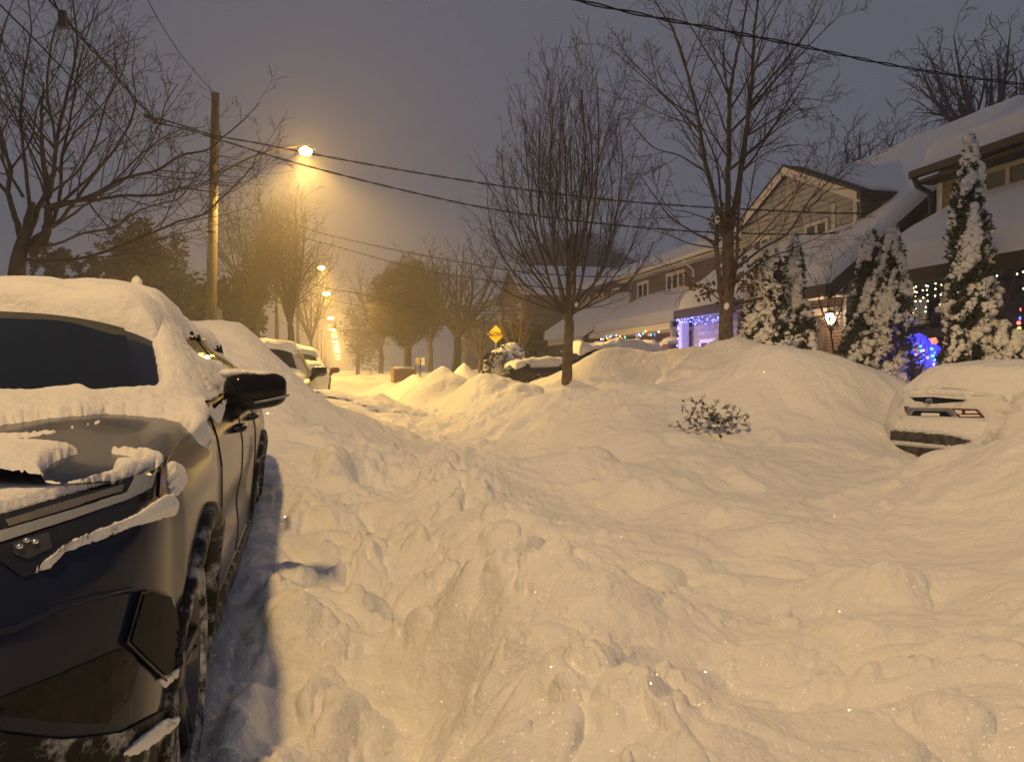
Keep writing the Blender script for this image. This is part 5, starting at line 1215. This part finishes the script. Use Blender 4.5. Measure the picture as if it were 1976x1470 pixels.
K.decal('vent_snow', [(306,1310),(345,1288),(343,1308),(316,1330)], M_SNOWP, dome=(.016, 6), step=3.5, jag=.6, seed=10)
yy0 = .965
K.snow_top('roof_snow', lambda X_, Y_: K.roof_z(X_, Y_), -.655, .655, yy0, 3.35, .105, 44, 70, 130, .13)
b = MB(); q = to_loc(K, PC(262, 553, 4.2)); b.blob(q, (.035, .035, .055), 8, 6, .2, random.Random(2)); o = b.build('snow_clod', M_SNOWP, None, True); o.parent = K.t
b = MB(); q = np.array(mc)
rr = random.Random(4)
for k in range(7): b.blob(q+np.array([-.10+.035*k*.6+rr.uniform(-.01, .01), .01+rr.uniform(-.02, .02), .082+rr.uniform(-.004, .004)]), (.04, .05, .020-.0016*k), 10, 6, .08, rr)
o = b.build('mirror_snow', M_SNOWP, None, True); o.parent = K.t
o['kind'] = 'stuff'
# ------------------------------------------------------------------ the other parked cars
M_SILV = paint('silver_paint', (.30, .31, .33), .45, .3, 3)
M_WHITE = paint('white_paint', (.62, .62, .60), .75, .3, 3)
M_DARKP = paint('charcoal_paint', (.02, .02, .024), .06, .3, 3)
G_C = 'cars parked in the snow'
def car_snow(car, th, seed, hood=True, y1=3.3):
    car.snow_top('roof_snow', lambda X_, Y_: car.roof_z(X_, Y_), -.62, .62, .98, y1, th, seed, 34, 60, .18)
    if hood: car.snow_top('bonnet_snow', lambda X_, Y_: car.roof_z(X_, Y_), -.80, .80, -.68, .62, th*.8, seed+5, 40, 40, .15)
c2 = Car('parked_car', 'silver van with cleared windscreen and dark mirror beyond the smooth drift', 'car', (-1.42, 13.9, .06), 0, M_SILV, G_C, (1, 1, 1.0), .6, roof_h=1.68)
car_snow(c2, .12, 51); mirror(c2, (1.04, .62, 1.16), 1.15)
b = MB(); b.box((-.6, .42, 1.10), (.62, .50, 1.18)); o = bevel(b.build('cowl_snow', M_SNOWP, None), .03); o.parent = c2.t
c3 = Car('parked_car', 'white snow plastered car parked farther on, behind the silver van', 'car', (-1.22, 21.5, .25), 0, M_WHITE, G_C, (1, 1, 1), .6, roof_h=1.55)
car_snow(c3, .20, 53); mirror(c3, (1.08, .7, 1.0), 1.1, m=mat('red_mirror', (.10, .01, .01), .3), strip=False)
c4 = Car('parked_car', 'dark car half buried under thick snow beside the snowy shrub', 'car', (4.88, 18.5, .56), R_(-92), M_DARKP, G_C, (1, 1, .76), .6, roof_h=1.58)
car_snow(c4, .27, 55)
for y in (.52, 1.42): c4.line([(y-.03, .36), (y, .6), (y+.03, 1.03)], .008)
b = MB(); b.blob((.60, -.80, .76), (.16, .08, .07), 10, 6, 0); o = b.build('headlight', M_DRL, None, True); o.parent = c4.t
# the white car seen from behind in the driveway on the right
c5 = Car('parked_car', 'white car seen from behind, plastered with snow, in the driveway on the right', 'car', (9.12, 5.98, .13), R_(90), paint('plastered_white', (.26, .26, .27), .74, .4, 5), G_C, (1, 1, .80), 1.0, glass=False, roof_h=1.50)
c5.snow_top('roof_snow', lambda X_, Y_: c5.roof_z(X_, Y_), -.70, .70, 1.0, 3.5, .05, 61, 50, 90, .3)
M_RED = mat('tail_red', (.12, .014, .01), .3)
c5.decal('window_gap', [(1757,767),(1800,766),(1866,772),(1859,775),(1803,779),(1784,776),(1766,774)], M_BLACK, .004, step=4)
gar = c5.decal('garnish', [(1754,787),(1836,788),(1847,805),(1840,803),(1828,793),(1763,792),(1757,802),(1751,799)], M_METAL, .012, step=4)
rec = c5.decal('plate_recess', [(1764,793),(1827,794),(1839,804),(1758,802)], M_BLACK, .006, step=4)
c5.decal('licence_plate', [(1780,797),(1815,798),(1815,803),(1779,803)], M_SNOWP, .012, step=3, parent=rec)
tl = c5.decal('tail_light', [(1837,788),(1888,790),(1902,806),(1850,805)], M_RED, .010, step=4)
c5.decal('lamp_frost', [(1843,791),(1858,792),(1858,799),(1849,799)], M_SNOWP, .013, step=3, parent=tl)
c5.decal('lamp_frost', [(1864,793),(1884,793),(1890,798),(1866,798)], M_SNOWP, .013, step=3, parent=tl)
c5.decal('lamp_frost', [(1853,801),(1890,801),(1895,804),(1855,804)], M_SNOWP, .013, step=3, parent=tl)
c5.decal('tail_light', [(1746,784),(1757,785),(1752,799),(1748,794)], M_RED, .010, step=3)
pb = c5.hit(1792, 776)
if pb:
    p, nn = pb; bd = MB(); bd.lathe([(.001, .016), (.030, .016), (.033, .010), (.040, .012), (.045, .006), (.045, -.01)], p, nn, 20); o = bd.build('emblem', M_CHROME, None, True); o.parent = c5.t
    b2 = MB(); b2.box(p+np.array([-.048, .010, -.008]), p+np.array([.048, .022, .008])); q = b2.build('emblem_bar', M_DARKMETAL, None); q.parent = o
c5.decal('snow_crust', [(1729,807),(1800,808),(1905,812),(1900,836),(1876,848),(1832,837),(1770,830),(1723,828)], M_SNOWP, dome=(.022, 6), step=3.5, jag=.8, seed=14)
c5.decal('snow_crust', [(1748,756),(1800,750),(1880,757),(1874,768),(1800,763),(1752,765)], M_SNOWP, dome=(.035, 6), step=3.5, jag=.8, seed=15)
M_FROSTB = mat('frosty_plastic', (.022, .020, .018), .8, col2=(.10, .092, .08), noise_sc=16, detail=9)
c5.decal('bumper_band', [(1721,831),(1770,834),(1830,840),(1876,851),(1846,860),(1790,855),(1740,850),(1720,848)], M_FROSTB, .012, step=3, jag=.7)
c5.decal('bumper_snow', [(1721,849),(1770,854),(1840,861),(1860,866),(1800,866),(1723,856)], M_SNOWP, dome=(.035, 5), step=2.5, jag=.5, seed=12)
c5.decal('rear_diffuser', [(1723,857),(1790,864),(1850,868),(1820,880),(1800,892),(1750,891),(1728,876)], M_FROSTB, .010, step=4)
pe = c5.hit(1737, 874)
if pe: e_ = MB(); e_.tube([pe[0]+np.array([0, .06, 0]), pe[0]+np.array([0, -.06, 0])], [.05, .05], 14); o = e_.build('exhaust', M_CHROME, None, True); o.scale = (1, 1, 1); o.parent = c5.t

# ------------------------------------------------------------------ cedars and shrubs loaded with snow
def blob_kinds(n, seg, rings, jit, seed):
    r = np.random.default_rng(seed); out = []
    for k in range(n):
        V = []
        for i in range(rings+1):
            a = math.pi*i/rings
            for j in range(seg):
                b_ = 2*math.pi*j/seg+.4*i; q = 1+r.uniform(-jit, jit) if 0 < i < rings else 1
                V.append((q*math.sin(a)*math.cos(b_), q*math.sin(a)*math.sin(b_), q*math.cos(a)))
        out.append(np.array(V))
    return np.array(out), np.array([(i*seg+j, (i+1)*seg+j, (i+1)*seg+(j+1) % seg, i*seg+(j+1) % seg) for i in range(rings) for j in range(seg)])
KIND_V, KIND_F = blob_kinds(12, 6, 4, .32, 5)
def quad_mesh(name, V, Fq, m, parent, smooth):
    me = bpy.data.meshes.new(name); V = to_local(parent, V); me.vertices.add(len(V)); me.vertices.foreach_set('co', V.ravel())
    me.loops.add(Fq.size); me.loops.foreach_set('vertex_index', Fq.ravel().astype(np.int32)); me.polygons.add(len(Fq))
    me.polygons.foreach_set('loop_start', (np.arange(len(Fq))*4).astype(np.int32)); me.polygons.foreach_set('loop_total', np.full(len(Fq), 4, np.int32))
    me.update(calc_edges=True); me.materials.append(m)
    if smooth: smooth_mesh(me)
    return link(bpy.data.objects.new(name, me), parent)
def scatter_blobs(name, P, S, m, parent, r):
    """many small soft lumps at points P with half sizes S (n, 3)"""
    k = r.integers(0, len(KIND_V), len(P)); V = KIND_V[k]*S[:, None, :]+P[:, None, :]; nv = KIND_V.shape[1]
    return quad_mesh(name, V.reshape(-1, 3), (KIND_F[None]+np.arange(len(P))[:, None, None]*nv).reshape(-1, 4), m, parent, True)
def norm_(a): return a/(np.linalg.norm(a, axis=1)[:, None]+1e-9)
def scatter_leaves(name, P, D, S, m, parent, r, w=.28):
    E = norm_(np.cross(D, r.normal(size=D.shape))); s = S[:, None]
    V = np.stack([P-D*s*.5, P+E*s*w, P+D*s*.8, P-E*s*w], 1).reshape(-1, 3)
    return quad_mesh(name, V, np.arange(len(P)*4).reshape(-1, 4), m, parent, False)
def cedar(seed, px, pyb, pyt, c, hw, label, dens=1.0, snow=.62, group='cedars in the front gardens'):
    r = np.random.default_rng(seed); base = PC(px, pyb, c); zb = base[2]-.35; top = PC(px, pyt, c)[2]; Hh = top-zb; R0 = hw/F_PX*c
    t = empty('cedar', (base[0], base[1], zb), 0, label, 'cedar', group)
    MB().tube([(base[0], base[1], zb), (base[0]+.02, base[1], zb+Hh*.6), (base[0], base[1], top-.1)], [.06, .04, .01], 6).build('trunk', M_BARK, t)
    def rad(f, a):
        p = R0*np.minimum(1, (1-f)**.66*1.12+.015)*np.where(f > .12, 1, .82+1.5*f)
        ca, sa = np.cos(a), np.sin(a); u = ca*1.6+seed*3.1; v = f*Hh*3+sa*1.6
        return p*(1+.34*vnoise(u*1.3, v*1.2, seed)+.20*vnoise(u*3.4, v*2.9, seed+1)+.10*vnoise(u*8, v*7, seed+2))
    def cover(f, a):
        u = np.cos(a)*1.8+seed*2.3; v = f*Hh*3.4+np.sin(a)*1.8
        return .62*vnoise(u, v, seed+7)+.50*vnoise(u*3.1, v*2.6, seed+8)+.34*vnoise(u*7, v*6, seed+9)
    n = int(4600*dens*Hh*R0*1.6); f = r.random(n)**1.2*.99; a = r.random(n)*2*math.pi; q = rad(f, a)*r.uniform(.72, 1.13, n)
    P = np.stack([base[0]+q*np.cos(a), base[1]+q*np.sin(a), zb+f*Hh], -1)
    D = norm_(np.stack([np.cos(a), np.sin(a), r.uniform(.1, 1.1, n)], -1)+r.normal(size=(n, 3))*np.array([.45, .45, .3]))
    scatter_leaves('foliage', P, D, r.uniform(.04, .10, n), M_CEDAR, t, r)
    m = int(6200*dens*Hh*R0*1.6); f = r.random(m)**1.2*.985+.01; a = r.random(m)*2*math.pi; cv = cover(f, a); k = cv > (1.40-1.7*snow)*.62; f, a, cv = f[k], a[k], cv[k]; m = len(f)
    q = rad(f, a)*r.uniform(.88, 1.03, m); P = np.stack([base[0]+q*np.cos(a), base[1]+q*np.sin(a), zb+f*Hh], -1)
    s = r.uniform(.016, .044, m)*(1+.6*(cv > .35)); scatter_blobs('clinging_snow', P, np.stack([s*r.uniform(.8, 1.3, m), s*r.uniform(.8, 1.3, m), s*r.uniform(.6, 1.0, m)], -1), M_SNOWP, t, r)
    return t
cedar(71, 1484, 690, 470, 12.2, 52, 'broad cedar caked in snow, left one of the pair by the big bare tree', snow=.74)
cedar(72, 1530, 690, 455, 12.5, 34, 'slimmer taller cedar right against the broad one by the big bare tree', snow=.78)
cedar(73, 1563, 692, 640, 12.0, 18, 'small snow dusted cedar bush at the foot of the pair', snow=.5)
cedar(74, 1680, 712, 445, 12.6, 44, 'cedar with much green showing, beside the lit porch wall', snow=.42)
cedar(75, 1722, 712, 438, 12.3, 38, 'snow laden cedar leaning on its greener neighbour, left of the icicle lights', snow=.8)
cedar(76, 1868, 705, 262, 10.9, 44, 'very tall narrow cedar rising in front of the nearest house', snow=.66, dens=.85)
cedar(77, 1846, 715, 610, 10.6, 27, 'low snow covered cedar bush at the base of the tall narrow one', snow=.6)
cedar(78, 1935, 712, 620, 10.5, 30, 'small round snowy bush right of the tall narrow cedar', snow=.8)
cedar(79, 1962, 712, 640, 10.3, 26, 'small snowy bush at the right edge below the porch bulbs', snow=.8)
def snow_shrub(seed, px, py, c, rx, rz, label, n=1600, leaf_s=.06, cover=.55, group=None, m=M_CEDAR, off=-.12):
    """a shrub with a cap of snow over dark leaves"""
    rnd = random.Random(seed); p0 = PC(px, py, c); rx = rx/F_PX*c; rz = rz/F_PX*c; z0 = p0[2]-rz*.9
    t = empty('snowy_shrub', (p0[0], p0[1], z0), 0, label, 'shrub', group)
    b = MB()
    for k in range(n):
        v = unit(np.array([rnd.gauss(0, 1), rnd.gauss(0, 1), rnd.gauss(0, 1)]))*rnd.uniform(.75, 1.06); v[2] = min(v[2], .75)
        p = p0+v*np.array([rx, rx*.9, rz]); d = unit(v+np.array([rnd.gauss(0, .5), rnd.gauss(0, .5), rnd.gauss(0, .5)])); e = unit(np.cross(d, [rnd.gauss(0, 1), rnd.gauss(0, 1), rnd.gauss(0, 1)])); s = leaf_s*rnd.uniform(.6, 1.5)
        b.add([p-d*s*.4, p+e*s*.3, p+d*s, p-e*s*.3], [(0, 1, 2, 3)])
    b.build('foliage', m, t)
    th = np.linspace(0, 2*math.pi, 49); ph = np.linspace(0, 1, 24); T_, P_ = np.meshgrid(th, ph); edge = cover+.16*vnoise(np.cos(T_)*2.2+seed, np.sin(T_)*2.2, seed)
    r = np.sin(P_*edge*math.pi*.9); zz = np.cos(P_*edge*math.pi*.9); w = 1.06+.10*vnoise(T_*0+np.cos(T_)*r*2.6+seed, np.sin(T_)*r*2.6, seed+3)+.05*vnoise(np.cos(T_)*r*7, np.sin(T_)*r*7, seed+4)-.12*(P_ > .97)
    Q = np.stack([p0[0]+rx*w*r*np.cos(T_), p0[1]+rx*.9*w*r*np.sin(T_), p0[2]+off*rz+rz*1.12*w*zz], -1); mk_grid('snow_cap', Q, M_SNOWP, t, flip=False)
    return t
snow_shrub(81, 968, 708, 21, 36, 32, 'leafy shrub under a thick cap of snow, below the yellow sign', 2600, .09, .62)
snow_shrub(82, 985, 683, 22.5, 26, 20, 'upper snow capped shrub behind the leafy one', 900, .09, .7)
t = empty('juniper_shrub', PC(1375, 815, 7.6), 0, 'dark low juniper poking out of the snow before the broad mound', 'shrub')
rnd = random.Random(8); b = MB(); tw = MB(); sn = MB()
for k in range(70):
    x = rnd.gauss(1378, 28); y = 812+rnd.gauss(0, 13)+(x-1378)*.10; a = PC(x, y, 7.75+rnd.uniform(-.15, .15)); d = unit(np.array([rnd.gauss(-.25, .5), rnd.gauss(-.6, .4), rnd.gauss(.35, .3)])); L = rnd.uniform(.07, .17)
    pts = [a+d*L*q+np.array([0, 0, .02*q*q]) for q in (0, .35, .7, 1)]; tw.tube(pts, [.005, .004, .003, .002], 3, False)
    for q in range(20):
        p = a+d*L*rnd.uniform(.1, 1.05); e = unit(d+np.array([rnd.gauss(0, .8), rnd.gauss(0, .8), rnd.gauss(0, .8)])); s = rnd.uniform(.018, .04); w = unit(np.cross(e, [rnd.gauss(0, 1), rnd.gauss(0, 1), rnd.gauss(0, 1)])); b.add([p, p+e*s*.5+w*s*.2, p+e*s, p+e*s*.5-w*s*.2], [(0, 1, 2, 3)])
    if rnd.random() < .5: sn.blob(a+d*L*rnd.uniform(.3, .9)+np.array([0, 0, .012]), (.035, .035, .018), 7, 5, .2, rnd)
tw.build('stems', M_BARK2, t)['kind'] = 'stuff'; b.build('foliage', mat('juniper_green', (.028, .034, .014), .85, col2=(.05, .052, .02)), t); sn.build('clinging_snow', M_SNOWP, t, True)['kind'] = 'stuff'

# ------------------------------------------------------------------ signs, fence, snow block
def text_mesh(s, size, ext=.004):
    cu = bpy.data.curves.new('lettering', 'FONT'); cu.body = s; cu.size = size; cu.extrude = ext; cu.align_x = 'CENTER'; cu.align_y = 'CENTER'; cu.offset = size*.022
    o = bpy.data.objects.new('lettering', cu); COL.objects.link(o); dg = bpy.context.evaluated_depsgraph_get(); dg.update()
    me = bpy.data.meshes.new_from_object(o.evaluated_get(dg)); bpy.data.objects.remove(o); return me
p = PC(957, 645, 30); tz = gz(p[0], p[1])-.3
t = empty('slow_sign', (p[0], p[1], tz), R_(-10), 'yellow diamond SLOW sign standing behind the snowy shrub', 'road sign')
h = p[2]-tz; d = .36
M_YEL = mat('sign_yellow', (.80, .60, .02), .45); M_INK = mat('sign_black', (.01, .01, .01), .5)
pl = MB().prism([(0, 0, h-d), (d, 0, h), (0, 0, h+d), (-d, 0, h)], (0, .012, 0)).build('sign_plate', M_YEL, t, local=True)
me = text_mesh('SLOW', .235); me.materials.append(M_INK); o = link(bpy.data.objects.new('lettering', me), pl); o.location = (0, -.006, h+.0); o.rotation_euler = (math.pi/2, 0, 0)
# the word below is snowed over: only the tops of a few strokes show
sb = MB()
for x0, x1, z0, z1 in ((-.115, -.095, -.155, -.115), (-.08, -.05, -.14, -.115), (-.015, .005, -.165, -.12), (.04, .055, -.155, -.12), (.075, .095, -.15, -.13)): sb.box((x0, -.006, h+z0), (x1, -.002, h+z1))
o = sb.build('worn_lettering', M_INK, pl, local=True); o['kind'] = 'stuff'
MB().tube([(0, .03, 0), (0, .03, h+.1)], .028, 8).build('post', M_METAL, t, local=True)
p = PC(811, 697, 27); tz = gz(p[0], p[1])-.3; t = empty('small_sign', (p[0], p[1], tz), 0, 'thin post with two small pale sign plates behind the tall golden cone', 'road sign')
MB().tube([(0, 0, 0), (0, 0, p[2]-tz+.1)], .022, 6).build('post', M_DARKMETAL, t, local=True)
h = p[2]-tz
MB().box((-.18, -.02, h-.10), (-.01, -.005, h+.12)).build('sign_plate', mat('pale_plate', (.42, .36, .22), .5), t, local=True)
MB().box((.03, .0, h-.15), (.16, .012, h+.13)).build('sign_plate', mat('white_plate', (.6, .56, .45), .5), t, local=True)
p = PY(420, 609, 25.25); t = empty('parking_sign', p, 0, 'grey back of a small sign beside the foot of the nearest lamp pole', 'road sign')
MB().box((-.13, 0, -.2), (.13, .012, .2)).build('sign_plate', M_METAL, t, local=True); MB().tube([(0, .03, -1.8), (0, .03, .25)], .025, 8).build('post', M_METAL, t, local=True)
a = PC(757, 727, 36); q = PC(800, 727, 40); zt_ = PC(757, 711, 36)[2]
t = empty('wooden_fence', a, 0, 'short tan wooden fence lit golden under the rounded brownish tree', 'fence')
M_FEN = mat('fence_wood', (.36, .24, .10), .8, col2=(.28, .18, .08), noise_sc=8)
n = 14; fb = MB()
for k in range(n):
    u = k/n; x0 = a+(q-a)*u; x1 = a+(q-a)*(u+.92/n); fb.prism([(x0[0], x0[1], .2), (x1[0], x1[1], .2), (x1[0], x1[1], zt_), (x0[0], x0[1], zt_)], (.02, .03, 0))
fb.build('boards', M_FEN, t)
for u in (0, 1): x0 = a+(q-a)*u; MB().box((x0[0]-.07, x0[1]-.1, .2), (x0[0]+.07, x0[1]+.02, zt_+.12)).build('fence_post', M_FEN, t)
s_ = MB(); s_.tube([a+np.array([0, 0, 0])*1+np.array([0, 0, zt_-a[2]+.03]), (a+q)/2+np.array([0, 0, zt_-(a+q)[2]/2+.05]), q+np.array([0, 0, zt_-q[2]+.03])], .06, 8); s_.build('cap_snow', M_SNOWP, t, True)
b = MB(); p = PC(1507, 1160, 2.85); zz = gz(p[0], p[1]); fx = p[0]; fy = p[1]
V = [(-.055,-.03,-.03),(.035,-.045,-.03),(.05,.03,-.03),(-.05,.035,-.03),(-.05,-.02,.025),(.028,-.03,.075),(.035,.02,.08),(-.045,.028,.03)]
b.add([(fx+x, fy+y, zz+z) for x, y, z in V], [(0,3,2,1),(4,5,6,7),(0,1,5,4),(1,2,6,5),(2,3,7,6),(3,0,4,7)])
o = bevel(b.build('snow_block', M_SNOWP, None), .008); tag(o, 'small wedge shaped block of hard snow lying alone on the trodden road', 'snow block')

# ------------------------------------------------------------------ overhead wires
def wire(label, pix, c0, c1, r=.011, twist=False, group='overhead wires', name='overhead_wire', ext=None):
    n = len(pix); pts = []
    xs = np.array(pix, float); L = np.concatenate([[0], np.cumsum(np.linalg.norm(np.diff(xs, axis=0), axis=1))]); L /= L[-1]
    for (x, y), u in zip(pix, L): pts.append(PC(x, y, 1/(1/c0*(1-u)+1/c1*u)))
    pts = np.array(pts); u = np.linspace(0, n-1, (n-1)*8+1); P = np.concatenate([[2*pts[0]-pts[1]], pts, [2*pts[-1]-pts[-2]]]); out = []
    for v in u:
        i = min(int(v), n-2); q = v-i; a, b_, c_, d_ = P[i:i+4]; out.append(.5*((2*b_)+(c_-a)*q+(2*a-5*b_+4*c_-d_)*q*q+(3*b_-a-3*c_+d_)*q**3))
    out = np.array(out); b = MB()
    if twist:
        s = np.concatenate([[0], np.cumsum(np.linalg.norm(np.diff(out, axis=0), axis=1))]); m = int(s[-1]/.12); ss = np.linspace(0, s[-1], m); Q = np.stack([np.interp(ss, s, out[:, k]) for k in range(3)], -1)
        t_ = np.gradient(Q, axis=0); t_ /= np.linalg.norm(t_, axis=1)[:, None]; sd = np.cross(t_, [0, 0, 1.0]); sd /= np.linalg.norm(sd, axis=1)[:, None]; up = np.cross(sd, t_)
        for ph in (0, math.pi): 
            w = ss*2*math.pi/1.1+ph+.4*np.sin(ss*.7); b.tube(Q+(sd*np.cos(w)[:, None]+up*np.sin(w)[:, None])*r*1.15, r*.8, 4)
    else: b.tube(out, r, 5)
    o = b.build(name, M_CABLE, None, True); tag(o, label, 'wire', group); return o
wire('thick twisted cable crossing the top right corner above the big bare tree', [(960,-40),(1110,0),(1250,31),(1400,60),(1540,88),(1700,122),(1850,147),(2000,166)], 7.5, 12.5, .012, True)
wire('upper twisted service wire running across the nearest lamp to the gabled house', [(303,228),(360,245),(415,262),(500,277),(590,295),(760,326),(940,355),(1120,380),(1300,396),(1500,407),(1640,412),(1773,408)], 16.5, 17, .012, True)
wire('lower twisted service wire below the nearest lamp, crossing the young tree', [(296,236),(360,250),(440,275),(540,306),(640,333),(760,363),(940,402),(1120,427),(1300,444),(1450,451),(1560,452),(1658,447)], 16.5, 17.2, .012, True)
wire('upper snow dusted wire from the second pole to the brick house', [(500,408),(560,428),(620,450),(760,482),(900,508),(1010,525),(1120,533),(1221,534)], 49, 36, .02, True)
wire('lower snow dusted wire from the second pole to the brick house', [(510,440),(580,458),(660,479),(760,507),(850,527),(1000,549),(1100,558),(1221,562)], 49, 36, .02, True)
wire('wire sloping from the second pole towards the hazy trees', [(490,505),(540,522),(620,553),(700,568),(800,592),(960,600),(1080,590)], 50, 42, .02, True)
wire('thin wire under the second lamp, fading into the rounded brownish tree', [(545,550),(600,565),(660,583),(760,600),(900,606),(1060,609)], 50, 42, .018)
wire('bare wire from the top of the nearest lamp pole up out of the view', [(414,181),(380,143),(345,100),(310,46),(285,0),(262,-50)], 24.5, 15.5, .011)
wire('thick bundled cable from the splice up past the junction box', [(294,226),(250,178),(200,118),(160,75),(125,35),(90,-12),(60,-50)], 16, 10, .020, True)
wire('slack wire with glints of ice crossing the dark spreading tree', [(412,470),(375,430),(340,385),(300,330),(250,270),(200,215),(140,152),(70,80),(0,10),(-40,-30)], 24, 8, .010)
wire('thin wire from the splice down to the nearest lamp pole', [(296,236),(330,280),(365,325),(390,350),(408,366)], 16.5, 24.5, .010)
b = MB(); p = PC(121, 37, 10.6); b.box((-.05, -.05, -.13), (.05, .05, .11)); o = bevel(b.build('junction_box', M_DARKMETAL, None), .01); o.location = tuple(p); tag(o, 'small black junction box hanging on the thick cable at the upper left', 'junction box')
t = empty('cable_splice', PC(294, 229, 16.2), 0, 'cluster of black wire clamps where the service wires leave the thick cable', 'cable clamp'); b = MB(); rnd = random.Random(6)
b.tube([(-.16, 0, .06), (0, 0, 0), (.12, 0, -.06)], .045, 8); b.build('clamp', M_DARKMETAL, t, True, True)
for k in range(4):
    b = MB(); x = rnd.uniform(-.1, .08); b.tube([(x, 0, .02), (x+.05, .03, -.08), (x+.16, .02, -.10), (x+.22, 0, -.04)], .012, 5); b.build('jumper', M_CABLE, t, True, True)
